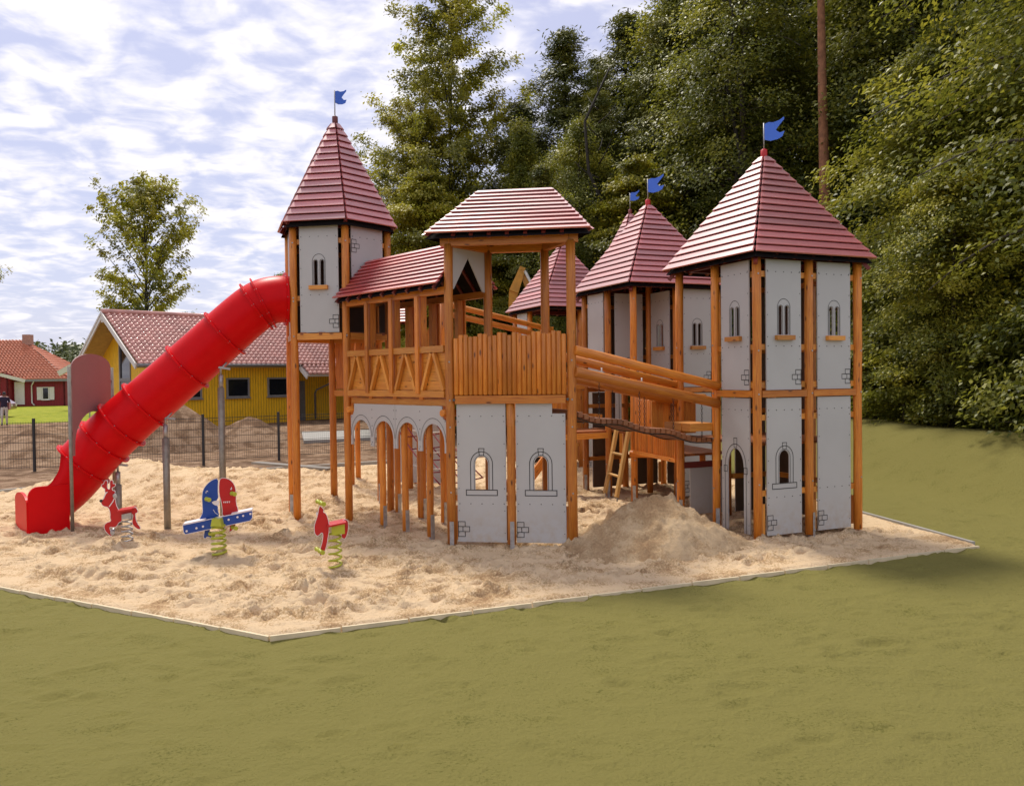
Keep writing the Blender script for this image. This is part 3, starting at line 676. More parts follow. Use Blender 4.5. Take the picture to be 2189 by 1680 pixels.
watch = hex_tower('watchtower', 'tall slim hexagonal tower with steep red roof where the red tube slide starts', (-2.82, 13.3, 0), TH)
index_children()
wt2 = copy_tree(watch); wt2.location = (3.06, 20.8, -.04); wt2.rotation_euler = (0, 0, TH-.85); wt2['label'] = 'tower hidden behind the middle roof, only its red cap and blue flag showing'

# ------------------------------------------------------------------ gatehouse (half hexagon plan)
GA, GB, GC, GD = Vector((-.81, 10.64, 0)), Vector((.765, 10.42, 0)), Vector((.465, 11.16, 0)), Vector((-.32, 11.27, 0))
ghp = GA.lerp(GB, .5); gate = thing('gatehouse', 'open gatehouse with log palisade balcony over two grey panels with arched windows', 'playhouse', ghp)
def G(p): return Vector(p)-ghp
a_, b_, c_, d_ = G(GA), G(GB), G(GC), G(GD); gu = (b_-a_).normalized(); gn = Vector((gu.y, -gu.x, 0)); gL = (b_-a_).length
for p, sh in ((a_, -1.5), (b_, None), (c_, None), (d_, None)): 
    pp = post(gate, p.x, p.y, .02, 3.93, .06, shoe=sh)
    if p in (a_, b_): postbolts(pp, p.x, p.y, (.7, 1.55, 1.9, 2.4), 0, -1)
m_ = a_.lerp(b_, .5); post(gate, m_.x, m_.y, .03, 1.85, .055, shoe=-1.5)
for k_, f in enumerate((0, .5)):
    off = .085 if k_ == 0 else .065; fn = frame_fn(a_+gu*(gL*f+off)+gn*.012, gu, gn)
    panel(gate, fn, .645, .05, 1.85, 'window', brick=-1, notch=(k_ == 1))
    rl = Rails(gate, M_POST)
    for z in (.62, 1.60): rl.bar(a_+gu*(gL*f+.05)+gn*-.03+ZV(z), a_+gu*(gL*f+gL/2-.05)+gn*-.03+ZV(z), .04, .075)
    for e in (off-.035, gL/2-.075): rl.bar(a_+gu*(gL*f+e)+gn*-.03+ZV(.07), a_+gu*(gL*f+e)+gn*-.03+ZV(.52), .05, .035)
    pass
bm = MB(); bm.bar(a_+gu*.075+gn*.03+ZV(1.905), b_-gu*.075+gn*.03+ZV(1.905), .06, .105).build('beam', M_POST, gate)
bt = MB()
for f in (.03, .96): q = a_.lerp(b_, f+.01)+gn*.06+ZV(1.905); bt.tube([q, q+gn*.01], .018, 10)
bt.build('bolts', M_BOLT, gate)
for p, q in ((b_, c_), (c_, d_), (d_, a_)):
    dd = (q-p).normalized(); MB().bar(p+dd*.06+ZV(1.905), q-dd*.06+ZV(1.905), .06, .10).build('beam', M_POST, gate)
for k_ in range(7):
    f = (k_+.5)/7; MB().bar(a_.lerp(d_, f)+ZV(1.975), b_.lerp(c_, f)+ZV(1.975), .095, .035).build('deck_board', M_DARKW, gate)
hts = [0, .05, .05, .02, .03, .06, .06, .02, .03, .07, .065, .03, .075, .06, .03, .035, .075, .08, .05, .05, .085, .08, .04]
for k_, hh in enumerate(hts):
    q = a_+gu*(.095+(gL-.19)*k_/22)+gn*.035; r_ = .0335*random.uniform(.95, 1.03)
    MB().log(q+ZV(1.965), q+ZV(2.70+hh+random.uniform(-.006, .006)), r_, 12).build('log', M_POST, gate)
MB().bar(a_+gn*-.02+ZV(2.55)+gu*.06, b_+gn*-.02+ZV(2.55)-gu*.06, .04, .07).build('cross_rail', M_POST, gate)
for p, q, e in ((a_, b_, .10), (b_, c_, .03), (c_, d_, .03), (d_, a_, .03)):
    dd = (q-p).normalized(); MB().bar(p-dd*e+ZV(3.955), q+dd*e+ZV(3.955), .08, .10).build('eave_beam', M_POST, gate)
du = (d_-a_).normalized(); fn = frame_fn(a_+du*.06, du, (du.y, -du.x, 0)); panel(gate, fn, (d_-a_).length-.12, 3.36, 3.90, 'gable')
# hipped roof
pv = Vector((-gn.x, -gn.y, 0)); o_ = .20
E0 = a_-gu*.27+gn*.17+ZV(4.03); E1 = b_+gu*.27+gn*.17+ZV(4.03); E2 = c_+gu*.20+pv*.2+ZV(4.03); E3 = d_-gu*.20+pv*.2+ZV(4.03)
R0 = a_.lerp(b_, .5)-gu*.50+pv*.70+ZV(4.75); R1 = a_.lerp(b_, .5)+gu*.50+pv*.70+ZV(4.75)
r = MB()
for q in ((E0, E1, R1, R0), (E1, E2, R1), (E2, E3, R0, R1), (E3, E0, R0)): r.mi = 1; r.poly([p-ZV(.05) for p in q]); r.mi = 0
for f in np.linspace(.06, .94, 7): r.bar(a_.lerp(b_, f)+gn*.13+ZV(4.0), a_.lerp(b_, f)+pv*.1+ZV(4.2), .05, .06)
roof = r.build('roof', [M_RUST, M_GAPSHADE], gate)
roof_face(roof, E0, E1, R0, R1, 11); roof_face(roof, E1, E2, R1, R1+gu*.01, 11); roof_face(roof, E2, E3, R1, R0, 11); roof_face(roof, E3, E0, R0-gu*.01, R0, 11)

# ------------------------------------------------------------------ covered bridge from the watchtower to the gatehouse
BA, BB = Vector((-2.50, 12.46, 0)), GA.copy(); BD, BC = Vector((-1.98, 13.16, 0)), GD.copy()
bo = BA.lerp(BB, .5); cb = thing('covered_bridge', 'roofed wooden bridge with zigzag braces and grey arcade below, between watchtower and gatehouse', 'bridge', bo)
B = lambda p: Vector(p)-bo
a_, b_, c_, d_ = B(BA), B(BB), B(BC), B(BD); bu = (b_-a_).normalized(); bn = Vector((bu.y, -bu.x, 0)); bL = (b_-a_).length
def side(p, q, nv, front):
    u = (q-p).normalized(); L = (q-p).length
    MB().bar(p+u*.055+nv*.03+ZV(2.575), q-u*.065+nv*.03+ZV(2.575), .05, .085).build('handrail', M_BOARD, cb)
    MB().bar(p+u*.055+nv*.03+ZV(1.98), q-u*.065+nv*.03+ZV(1.98), .05, .085).build('beam', M_BOARD, cb)
    MB().bar(p+u*.06-nv*.04+ZV(1.865), q-u*.06-nv*.04+ZV(1.865), .06, .085).build('beam', M_BOARD, cb)
    MB().bar(p+u*.02+ZV(3.34), q-u*.02+ZV(3.34), .07, .09).build('eave_beam', M_POST, cb)
    for k_ in (1, 2, 3):
        f = k_/4; s_ = p.lerp(q, f)
        MB().bar(s_+nv*.068+ZV(1.985), s_+nv*.068+ZV(3.30), .075, .022, up=nv).build('upright', M_POST, cb)
        MB().bar(s_-nv*.03+ZV(1.9), s_-nv*.03+ZV(3.30), .085, .085, up=nv).build('upright', M_POST, cb)
    for k_ in range(4):
        MB().bar(p+u*.06-nv*.012+ZV(2.09+.125*k_), q-u*.06-nv*.012+ZV(2.09+.125*k_), .02, .12).build('board', M_BOARD, cb)
    if front:
        for k_ in range(4):
            m0 = p.lerp(q, (k_+.5)/4)
            for s_ in (-1, 1): MB().bar(m0+u*s_*.235+nv*.035+ZV(2.03), m0+u*s_*.025+nv*.035+ZV(2.52), .045, .055, up=nv).build('brace', M_BOARD, cb)
side(a_, b_, bn, True); side(d_, c_, -bn, False)
for k_ in range(20):
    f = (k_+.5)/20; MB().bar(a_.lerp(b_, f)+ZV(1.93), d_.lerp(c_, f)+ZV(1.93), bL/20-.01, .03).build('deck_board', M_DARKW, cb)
# arcade: two panels, two arches each
def arcade(p, q, nv, both=True):
    u = (q-p).normalized(); L = (q-p).length-.13; hw = L/2
    for h_ in (0, 1):
        st = p+u*(.065+h_*hw)+nv*.012; fn = frame_fn(st, u, nv); z0, zs_ = 1.20, 1.38; ol = MB(); bw = hw/2
        pts = [(.004, z0)]; 
        for k_ in (0, 1):
            x0 = k_*bw; ra = bw/2-.05; cx = x0+bw/2
            pts += [(cx-ra, z0)] + arc(cx, zs_-.06, ra, .26, PI, 0, 16) + [(cx+ra, z0)]
            ol.ribbon(fn, [(cx-ra-.035, z0+.14)] + arc(cx, zs_-.04, ra+.035, .315, PI, 0, 18) + [(cx+ra+.035, z0+.14)], .007)
        pts += [(hw-.004, z0), (hw-.004, 1.82), (.004, 1.82)]
        if h_ == 0: pts = pts[:-1] + [(.10, 1.82), (.10, 1.72), (.07, 1.66), (.004, 1.64)]
        else: pts = pts[:-2] + [(hw-.004, 1.62), (hw-.07, 1.65), (hw-.10, 1.72), (hw-.10, 1.82), (.004, 1.82)]
        o = MB().prism(fn, [pts], 0, -.019).build('panel', M_PANEL, cb); ol.build('outline', M_LINE, o, kind='stuff')
        bb = MB()
        for u_, v_ in ((bw, 1.74), (bw, 1.62), (bw, 1.5), (.03, 1.74), (hw-.03, 1.74), (.03, 1.62), (hw-.03, 1.62), (bw, 1.26), (bw-.02, 1.23)): bb.tube([fn(u_, v_, -.001), fn(u_, v_, .004)], .0075, 6)
        bb.build('bolts', M_BOLT, o)
arcade(a_, b_, bn)
for f, sz in ((.315, 0), (.54, 0), (.775, 0)): 
    q = a_.lerp(b_, f)-bn*.075; post(cb, q.x, q.y, .03, 1.83, .048, shoe=-.9)
for f in (.08, .33, .36, .57, .80):
    q = d_.lerp(c_, f); post(cb, q.x, q.y, .05, 1.83, .048, shoe=-.9)
for (p, u_) in ((a_, bu), (b_, -bu)): MB().log(p+u_*.085+bn*.08+ZV(1.73), p+u_*.085-bn*.3+ZV(1.73), .05).build('log', M_POST, cb)
# roof
eo = .17; ez = 3.40; rz = 4.02
F0 = a_+bn*eo-bu*.10+ZV(ez); F1 = b_+bn*eo-bu*.02+ZV(ez); K0 = d_-bn*eo-bu*.10+ZV(ez); K1 = c_-bn*eo-bu*.02+ZV(ez)
T0 = a_.lerp(d_, .5)+bu*.05+ZV(rz); T1 = b_.lerp(c_, .5)-bu*.02+ZV(rz)
r = MB(); r.mi = 1; r.poly([F0-ZV(.045), F1-ZV(.045), T1-ZV(.045), T0-ZV(.045)]); r.poly([K1-ZV(.045), K0-ZV(.045), T0-ZV(.045), T1-ZV(.045)]); r.mi = 0
for f in np.linspace(.03, .97, 9):
    for e0, e1 in ((F0, F1), (K0, K1)): r.bar(e0.lerp(e1, f)-ZV(.045), T0.lerp(T1, f)-ZV(.05), .04, .06)
roof = r.build('roof', [M_RUST, M_GAPSHADE], cb)
M_BRED = wood('fresh_red_roof_wood', (0.36, 0.014, 0.012), (0.50, 0.022, 0.018), (0.58, 0.04, 0.03), 0.45, 1.0, False)
roof_face(roof, F0, F1, T0, T1, 10, m=M_BRED); roof_face(roof, K1, K0, T1, T0, 10, m=M_BRED)

# lean-to walkway roof seen through the covered bridge
wk = thing('roofed_walkway', 'low red plank roof on posts glimpsed through the uprights of the covered bridge', 'walkway', (-2.6, 16.2, 0))
r = MB(); e = [Vector(p) for p in ((-.75, -.15, 3.25), (.75, -.55, 3.25), (.75, .35, 3.75), (-.75, .75, 3.75))]; r.poly([p-ZV(.012) for p in e])
for f in (.1, .5, .9): r.bar(e[0].lerp(e[1], f)-ZV(.05), e[3].lerp(e[2], f)-ZV(.05), .05, .07)
roof = r.build('roof', M_RUST, wk); roof_face(roof, e[0], e[1], e[3], e[2], 8)
for p in ((-.6, -.05), (.6, -.4), (-.6, .6), (.6, .25)): post(wk, p[0], p[1], .05, 3.3+(.35 if p[1] > .1 else 0), .055)
for zz_ in (2.0, 2.62): MB().bar((-.6, -.05, zz_), (.6, -.4, zz_), .05, .09).build('beam', M_POST, wk)
for k_ in range(7): MB().bar((-.6, -.05+.1*k_, 1.95), (.6, -.4+.1*k_, 1.95), .09, .03).build('deck_board', M_DARKW, wk)
# lower grey walled base below it
for (px, kx) in ((.10, 0), (.80, 1)):
    fn = frame_fn((px, .45-.3*(px+.55), 0), (.94, -.30, 0), (-.3, -.94, 0)); panel(wk, fn, .6, .10, 1.85, 'plain')

# ------------------------------------------------------------------ chain bridge between gatehouse and right tower
def Rw(v): return Vector((v[0]*math.cos(ROT)-v[1]*math.sin(ROT)+3.67, v[0]*math.sin(ROT)+v[1]*math.cos(ROT)+11.79, 0))
P0, P1 = GB.copy(), Rw((-a, 0)); Q0, Q1 = GC.copy(), Rw((-a, a))
ch = thing('chain_bridge', 'hanging plank bridge with thick log railings sloping from the gatehouse down to the right tower', 'bridge', P0.lerp(P1, .5))
H = lambda p: Vector(p)-P0.lerp(P1, .5)
p0, p1, q0, q1 = H(P0), H(P1), H(Q0), H(Q1); cu = (p1-p0).normalized(); cn = Vector((cu.y, -cu.x, 0))
for s0, s1, nv in ((p0, p1, cn), (q0, q1, -cn)):
    for za, zb, r_ in ((2.53, 2.03, .062), (2.25, 1.79, .068)):
        MB().log(s0+nv*.05+cu*.02+ZV(za), s1+nv*.05-cu*.0+ZV(zb), r_, 14).build('rail_log', M_POST, ch)
for f in (.38, .68):
    s_ = q0.lerp(q1, f)-cn*-.05; MB().tube([s_+ZV(2.33-.5*f), s_+ZV(2.50-.5*f)], .012, 8).build('bracket', M_WHITE, ch)
M_BRIDGE = wood('dark_bridge_plank_wood', (0.16, 0.05, 0.018), (0.28, 0.10, 0.03), (0.38, 0.16, 0.05), 0.5, 0.2, False)
def sag(t): return 1.735-.47*t+.022*math.cos(t*3*2*PI)-.02
for k_ in range(27):
    t = (k_+.5)/27; pa = p0.lerp(p1, t)+cn*.0; qa = q0.lerp(q1, t); z = sag(t)
    MB().bar(pa+ZV(z), qa+ZV(z), .064, .062).build('plank', M_BRIDGE, ch)
for (s0, s1) in ((p0, p1), (q0, q1)):
    nv = cn if s0 is p0 else -cn
    cbm = MB().tube([s0.lerp(s1, t)-nv*.08+ZV(sag(t)-.045) for t in np.linspace(0, 1, 25)], .008, 8); cbm.build('cable', M_BLACKM, ch)
    for f in (.19, .46, .70, .91):
        s_ = s0.lerp(s1, f)-nv*.05; z0 = sag(f)+.03; z1 = 2.25-.46*f-.05; n_ = int((z1-z0)/.035); cm = MB()
        for i in range(n_):
            za = z0+(z1-z0)*i/n_; ax = Vector((1, 0, 0)) if i % 2 else Vector((0, 1, 0))
            cm.tube([s_+ax*.011*math.cos(tt)+ZV(za+.018+.022*math.sin(tt)) for tt in np.linspace(0, 2*PI, 7)[:-1]], .0035, 4, closed=True)
        cm.build('chain', M_BLACKM, ch)

# ------------------------------------------------------------------ platform with palisade between right and middle towers
def Tm(v): return Vector((v[0]*math.cos(ROT)-v[1]*math.sin(ROT)+2.54, v[0]*math.sin(ROT)+v[1]*math.cos(ROT)+15.04, 0))
N3, FL, FR, M3 = Tm((-a, -a)), Rw((-a, a)), Rw((0, a)), Tm((0, -a))
pf = thing('play_platform', 'raised wooden platform with log palisade between the right tower and the middle tower', 'platform', N3.lerp(FL, .5)); Pq = lambda p: Vector(p)-N3.lerp(FL, .5)
n3, fl_, fr_, m3 = Pq(N3), Pq(FL), Pq(FR), Pq(M3); pu = (fl_-n3).normalized(); pn = Vector((pu.y, -pu.x, 0)); pL = (fl_-n3).length
for k_ in range(22):
    s_ = n3.lerp(fl_, .055+.89*k_/21)+pn*.03; top = 1.80+random.choice((0, .03, .05, .06)); MB().log(s_+ZV(.93), s_+ZV(top+random.uniform(-.012, .012)), .028, 10).build('log', M_POST, pf)
MB().bar(n3+pu*.05+pn*.03+ZV(.90), fl_-pu*.05+pn*.03+ZV(.90), .07, .06).build('beam', M_POST, pf)
MB().log(n3-pn*-.09+pu*.02+ZV(.86), n3-pn*.55+pu*.5+ZV(.86), .06).build('log', M_POST, pf)
for k_ in range(10):
    f = (k_+.5)/10; MB().bar(n3.lerp(m3, f)+ZV(.98), fl_.lerp(fr_, f)+ZV(.98), .075, .035).build('deck_board', M_DARKW, pf)
for f0 in (.2, .62): q = n3.lerp(m3, .9).lerp(fl_.lerp(fr_, .9), f0); post(pf, q.x, q.y, .02, .96, .05, shoe=-2)
# entry step beam next to the right tower
st = Rw((-a, .5)); u_ = Rw((0, 0))-Rw((-1, 0)); v_ = Rw((0, 1))-Rw((0, 0))
for k_ in range(3):
    c0 = Pq(Rw((-a-.42, .12+.22*k_))); MB().bar(c0+ZV(1.46), c0+u_*.40+ZV(1.46), .20, .11).build('step', M_BOARD, pf)
c0 = Pq(Rw((-a-.36, .98))); MB().log(c0+ZV(1.86), c0+u_*.9+ZV(1.84), .058).build('log', M_POST, pf)
for k_ in range(8): q = c0+u_*(.0+.10*k_)+v_*.05; MB().bar(q+ZV(1.30), q+ZV(1.80), .092, .03, up=v_).build('board', M_BOARD, pf)
fn = frame_fn(Pq(Rw((-a+.16, a-.02))), u_, -v_); panel(pf, fn, .6, .08, .78, 'plain', bolts=False)
MB().bar(Pq(Rw((-a, a)))+ZV(.83), Pq(Rw((0, a)))+ZV(.83), .06, .09).build('beam', M_RUST, pf)

# ladder to the middle tower
ld = thing('ladder', 'pale wooden two-rung ladder leaning on the middle tower below the chain bridge', 'ladder', (1.68, 14.0, 0)); lv = Vector((math.sin(-.17), math.cos(-.17), 0)); lv = Vector((-.25, .97, 0)); lu = Vector((.95, .30, 0))
for s_ in (-.27, .27):
    f0 = lv*s_; o = MB().bar(f0+ZV(.14), f0+lu*.24+ZV(1.27), .085, .05, up=lu).build('side_rail', M_PALEW, ld)
    MB().bar(f0+ZV(-.12), f0+lu*.02+ZV(.20), .02, .02).build('spike', M_STEEL, o)
for t in (.30, .62): c = lu*(.24*t)+ZV(.14+1.13*t); MB().log(c-lv*.25, c+lv*.25, .024, 10, .004).build('rung', M_PALEW, ld)

# side platform and steps left of the middle tower
sp = thing('side_platform', 'low deck with board wall and short steps, left of the middle tower behind the gatehouse', 'platform', Tm((-a-.45, .43))); S0 = Tm((-a-.45, .43))
ux = Tm((1, 0))-Tm((0, 0)); vy = Tm((0, 1))-Tm((0, 0))
def S(x_, y_, z_): return Tm((-a-x_, y_))-S0+ZV(z_)
for k_ in range(9): y_ = .04+.096*k_; MB().bar(S(.0, y_, 1.19), S(.9, y_, 1.19), .088, .035).build('deck_board', M_DARKW, sp)
MB().bar(S(.03, -.02, 1.12), S(.9, -.02, 1.12), .05, .10).build('beam', M_BOARD, sp)
for x_, y_ in ((.88, .02), (.88, .85)): p = S(x_, y_, 0); post(sp, p.x, p.y, .02, 2.0, .055, shoe=-2)
for k_ in range(9): p = S(.05+.1*k_, .88, 0); MB().bar(p+ZV(1.2), p+ZV(1.95), .09, .03, up=vy).build('board', M_BOARD, sp)
MB().bar(S(.0, .85, 1.99), S(.9, .85, 1.99), .05, .08).build('handrail', M_BOARD, sp)
for y_ in (.08, .75): MB().bar(S(.9, y_, 1.14), S(1.75, y_, .15), .05, .14).build('stringer', M_POST, sp)
for k_ in range(4): f = (k_+.6)/4.4; MB().bar(S(.9+.85*f, .1, 1.15-1.0*f), S(.9+.85*f, .73, 1.15-1.0*f), .16, .04).build('step', M_BOARD, sp)

# rear log-railed ramp and its board posts
rp = thing('rear_ramp', 'ramp with two thin log rails behind the gatehouse, climbing towards the back of the bridge', 'ramp', (-.3, 16.5, 0))
for dy in (0, .8):
    for za, zb in ((3.60, 3.24), (3.42, 3.06)): MB().log((-.96+.3*dy, -1.0+dy, za), (.97+.3*dy, 1.0+dy, zb), .055).build('rail_log', M_POST, rp)
for x_, y_ in ((-1.0, -1.02), (.98, 1.02), (-.75, -.2), (1.2, 1.8)): post(rp, x_, y_, .02, 3.65 if x_ < 0 else 3.3, .055)
for k_ in range(14): f = (k_+.5)/14; MB().bar((-.96+1.93*f, -1+2*f, 2.65-.4*f), (-.72+1.93*f, -.2+2*f, 2.65-.4*f), .15, .035).build('plank', M_DARKW, rp)
for dx in (-.12, .15): fn = frame_fn((-1.15+dx, -1.3, 0), (1, 0, 0), (0, -1, 0)); MB().prism(fn, [[(0, 2.6), (.16, 2.6)] + arc(.08, 3.05, .08, .09, 0, PI, 8)], 0, -.03).build('rounded_board', M_POST, rp)

# climbing net
nt_ = thing('climbing_net', 'dark red rope climbing net slanting down behind the arcade', 'net', (-1.7, 14.6, 0)); nm = MB()
P = lambda s_, t_: Vector((-.75+.28*s_+1.25*t_, 1.3+.35*s_-2.6*t_, 1.55-1.1*t_-.08*math.sin(PI*t_)))
for i in range(5): nm.tube([P(i*.6, t) for t in np.linspace(0, 1, 9)], .012, 6)
nm.build('long_rope', M_ROPE, nt_); nm = MB()
for j in range(7): nm.tube([P(s_, j/6)-ZV(.02*math.sin(PI*s_/2.4)) for s_ in np.linspace(0, 2.4, 9)], .011, 6)
nm.build('cross_rope', M_ROPE, nt_); nm = MB()
for z_ in (1.25, .9, .62): nm.tube([(-.1, .1, z_), (.2, -.3, z_-.03), (.45, -.75, z_+.02), (.75, -1.1, z_)], .012, 6)
nm.build('pale_rope', M_WROPE, nt_)

# ------------------------------------------------------------------ tube slide
sp_ = [(-3.52, 12.98, 3.47), (-3.71, 12.90, 3.46), (-3.9, 12.84, 3.40), (-4.13, 12.8, 3.24), (-4.56, 12.75, 2.86), (-5.05, 12.68, 2.41), (-5.54, 12.6, 1.96), (-5.94, 12.52, 1.59), (-6.31, 12.45, 1.22), (-6.59, 12.38, 0.89), (-6.80, 12.25, 0.63), (-7.0, 12.08, 0.44)]
sl_ = thing('tube_slide', 'long red plastic tube slide with open chute, on grey steel legs left of the watchtower', 'slide', (-5.2, 12.6, 0)); SO = Vector((-5.2, 12.6, 0))
def catmull(P_, n):
    P_ = [Vector(p) for p in P_]; P_ = [P_[0]*2-P_[1]] + P_ + [P_[-1]*2-P_[-2]]; o = []
    for i in range(1, len(P_)-2):
        for k_ in range(n):
            t = k_/n; a0, b0, c0, d0 = P_[i-1], P_[i], P_[i+1], P_[i+2]
            o.append(.5*((2*b0)+(-a0+c0)*t+(2*a0-5*b0+4*c0-d0)*t*t+(-a0+3*b0-3*c0+d0)*t**3))
    o.append(P_[-2]); return o
cv = [p-SO for p in catmull(sp_, 6)]; nC = len(cv); tubeN = nC-14
rad = lambda i: .365+.05*i/nC
sb = MB(); sb.tube(cv[:tubeN+1], [rad(i) for i in range(tubeN+1)], 40, caps=False); sb.tube([cv[i] for i in range(tubeN+1)], [rad(i)-.012 for i in range(tubeN+1)], 40, caps=False)
sb.build('tube', M_SLIDE, sl_)
def tang(i): return (cv[min(i+1, nC-1)]-cv[max(i-1, 0)]).normalized()
fl_at = [2, 12, 15, 23, 30, 38, 43, 47, tubeN]
for i in fl_at:
    c, t = cv[i], tang(i); R_ = rad(i); f = MB()
    f.tube([c-t*.013, c-t*.012, c+t*.012, c+t*.013], [R_+.002, R_+.055, R_+.055, R_+.002], 40, caps=False); f.sm = [False]*len(f.sm)
    o = f.build('flange', M_SLIDE, sl_)
    sd = t.cross(Vector((0, 0, 1))).normalized(); u2 = sd.cross(t); bb = MB()
    for k_ in range(12): q = c+(sd*math.cos(k_*PI/6)+u2*math.sin(k_*PI/6))*(R_+.028); bb.tube([q-t*.019, q+t*.019], .007, 6)
    bb.build('bolts', M_STEEL, o, kind='stuff')
# open chute: half-round trough with side walls that fall away, ending in a rounded box front
cm = MB(); rings = []; ni = 22
for i in range(tubeN, nC):
    c, t = cv[i], tang(i); R_ = rad(i); sd = t.cross(Vector((0, 0, 1))).normalized(); u2 = sd.cross(t).normalized(); f = (i-tubeN)/(nC-1-tubeN)
    top = .32*(1-f)**1.3-.02+.10*f; rows = []
    for k_ in range(ni+1):
        a0 = PI+PI*k_/ni; rows.append(c+sd*math.cos(a0)*R_+u2*math.sin(a0)*R_)
    L_ = [c-sd*R_+u2*(top+.16*f)*s_ for s_ in (1, .5)]; Rr = [c+sd*R_+u2*(top-.16*f)*s_ for s_ in (.5, 1)]
    rings.append(L_+rows+Rr)
for off in (0, .018):
    base = len(cm.v); w_ = len(rings[0])
    for i, rg in enumerate(rings):
        c = cv[tubeN+i]
        for q in rg: cm.v.append(q-(q-c).normalized()*off)
    for i in range(len(rings)-1):
        for k_ in range(w_-1): cm.face([base+i*w_+k_, base+i*w_+k_+1, base+(i+1)*w_+k_+1, base+(i+1)*w_+k_], [(0, 0)]*4, True)
w2 = len(rings[0]); nb = len(rings)*w2
for i in range(len(rings)-1):
    for k_ in (0, w2-1): cm.face([i*w2+k_, (i+1)*w2+k_, nb+(i+1)*w2+k_, nb+i*w2+k_], [(0, 0)]*4)
cm.build('chute', M_SLIDE, sl_)
# run-out box
c, t = cv[-1], tang(nC-1); th = Vector((t.x, t.y, 0)).normalized(); sd = th.cross(Vector((0, 0, 1))).normalized(); R_ = rad(nC)
ex = MB()
prof = [(-.26, -.50), (.27, -.50), (.27, -.02)] + arc(.14, -.02, .13, .14, 0, PI/2, 6)[1:] + [(-.26, .12)]
for s_ in (-1, 1):
    fnp = lambda u, v, d, s_=s_: c+th*u+Vector((0, 0, v))+sd*(s_*(R_+.0)+d)
    ex.prism(fnp, [[(u, v+(.14 if s_ < 0 else -.10)*(1 if v > -.3 else 0)) for u, v in prof]], -.02, .02)
fpf = lambda u, v, d: c+th*(.27+d)+sd*u+ZV(v)
ex.prism(fpf, [[(-R_, -.5), (R_, -.5), (R_, .02)] + arc(0, .02, R_, .13, 0, PI, 14)[1:]], .02, -.02)
ex.hull([c+th*-.2+sd*-R_+ZV(-.40), c+th*-.2+sd*R_+ZV(-.40), c+th*.26+sd*R_+ZV(-.33), c+th*.26+sd*-R_+ZV(-.33)], [c+th*-.2+sd*-R_+ZV(-.38), c+th*-.2+sd*R_+ZV(-.38), c+th*.26+sd*R_+ZV(-.31), c+th*.26+sd*-R_+ZV(-.31)])
ex.build('chute_end', M_SLIDE, sl_)
for (x_, y_, zt, zb) in ((-4.51, 12.62, 2.42, 0), (-5.34, 12.52, 1.66, -.1), (-6.08, 12.5, .95, 0)):
    p = Vector((x_, y_, 0))-SO; o = MB().tube([p+ZV(zb-.1), p+ZV(zt-.34)], .05, 14).build('leg', M_WSTEEL, sl_)
    s_ = MB(); s_.tube([p+ZV(zt-.36), p+ZV(zt-.14)], .036, 12); s_.tube([p+ZV(zt-.16), p+Vector((.0, 0, zt-.05)), p+Vector((.09, .02, zt+.05))], .018, 8); s_.bar(p+Vector((-.03, -.02, zt-.02)), p+Vector((.13, .05, zt-.05)), .04, .03); s_.build('bracket', M_STEEL, o)

# sign board over the chute
sg = thing('sign_board', 'dusty pink round-topped board mounted between two grey posts over the slide exit', 'sign', (-6.5, 12.6, 0))
SA, SBv = Vector((.085, -.80, 0)), Vector((.135, .36, 0))
for q in (SA, SBv): MB().tube([q+ZV(-.15), q+ZV(2.42)], .024, 12).build('post', M_WSTEEL, sg)
sd_ = (SBv-SA); wS = sd_.length; sd_.normalize(); wB = wS-.10
fn = frame_fn(SA+sd_*.05, sd_, (sd_.y, -sd_.x, 0))
MB().prism(fn, [[(0, 1.12), (.05, 1.12)] + arc(wB*.52, 1.25, wB*.52-.05, .50, PI, 0, 16) + [(wB, 1.12)] + arc(wB/2, 2.42, wB/2, .20, 0, PI, 14)], .008, -.008).build('board', M_SIGN, sg)
cl = MB()
for z in (1.45, 2.2):
    for u0 in (-.03, wB): cl.bar(fn(u0, z, -.012), fn(u0+.035, z, -.012), .03, .035)
cl.build('clamp', M_RUST, sg)

# ------------------------------------------------------------------ spring riders
def spring(par, x, y, z0, z1, r0_, turns, wire, m, lean=(0, 0)):
    n_ = int(turns*16); MB().tube([(x+r0_*(1-.15*i/n_)*math.cos(2*PI*turns*i/n_)+lean[0]*i/n_, y+r0_*(1-.15*i/n_)*math.sin(2*PI*turns*i/n_)+lean[1]*i/n_, z0+(z1-z0)*i/n_) for i in range(n_+1)], wire, 8).build('spring', m, par)
def plate(par, name, pts, fn, th, m):
    """thick coloured sheet with a pale cut edge"""
    b = MB(); b.prism(fn, [pts], th/2, -th/2)
    nf = len(b.f); k_ = len(pts)
    for i in range(nf-k_, nf): b.m[i] = 1
    o = b.build(name, [m, M_EDGE], par)
    rim = MB(); rim.ribbon(lambda u, v, t: fn(u, v, t+th/2), pts, .006, True, .0015, -.003); rim.build('rim', M_EDGE, o); return o
def smooth(pts, it=2):
    for _ in range(it):
        q = []
        for i in range(len(pts)):
            a0, b0 = pts[i], pts[(i+1) % len(pts)]; q += [(a0[0]*.75+b0[0]*.25, a0[1]*.75+b0[1]*.25), (a0[0]*.25+b0[0]*.75, a0[1]*.25+b0[1]*.75)]
        pts = q
    return pts
def peg(par, p, q, m, name='handle'):
    p, q = Vector(p), Vector(q); d = (q-p).normalized()
    MB().tube([p, p+d*.012, p+d*.02, q-d*.02, q-d*.012, q], [.026, .027, .017, .017, .027, .026], 10).build(name, m, par)
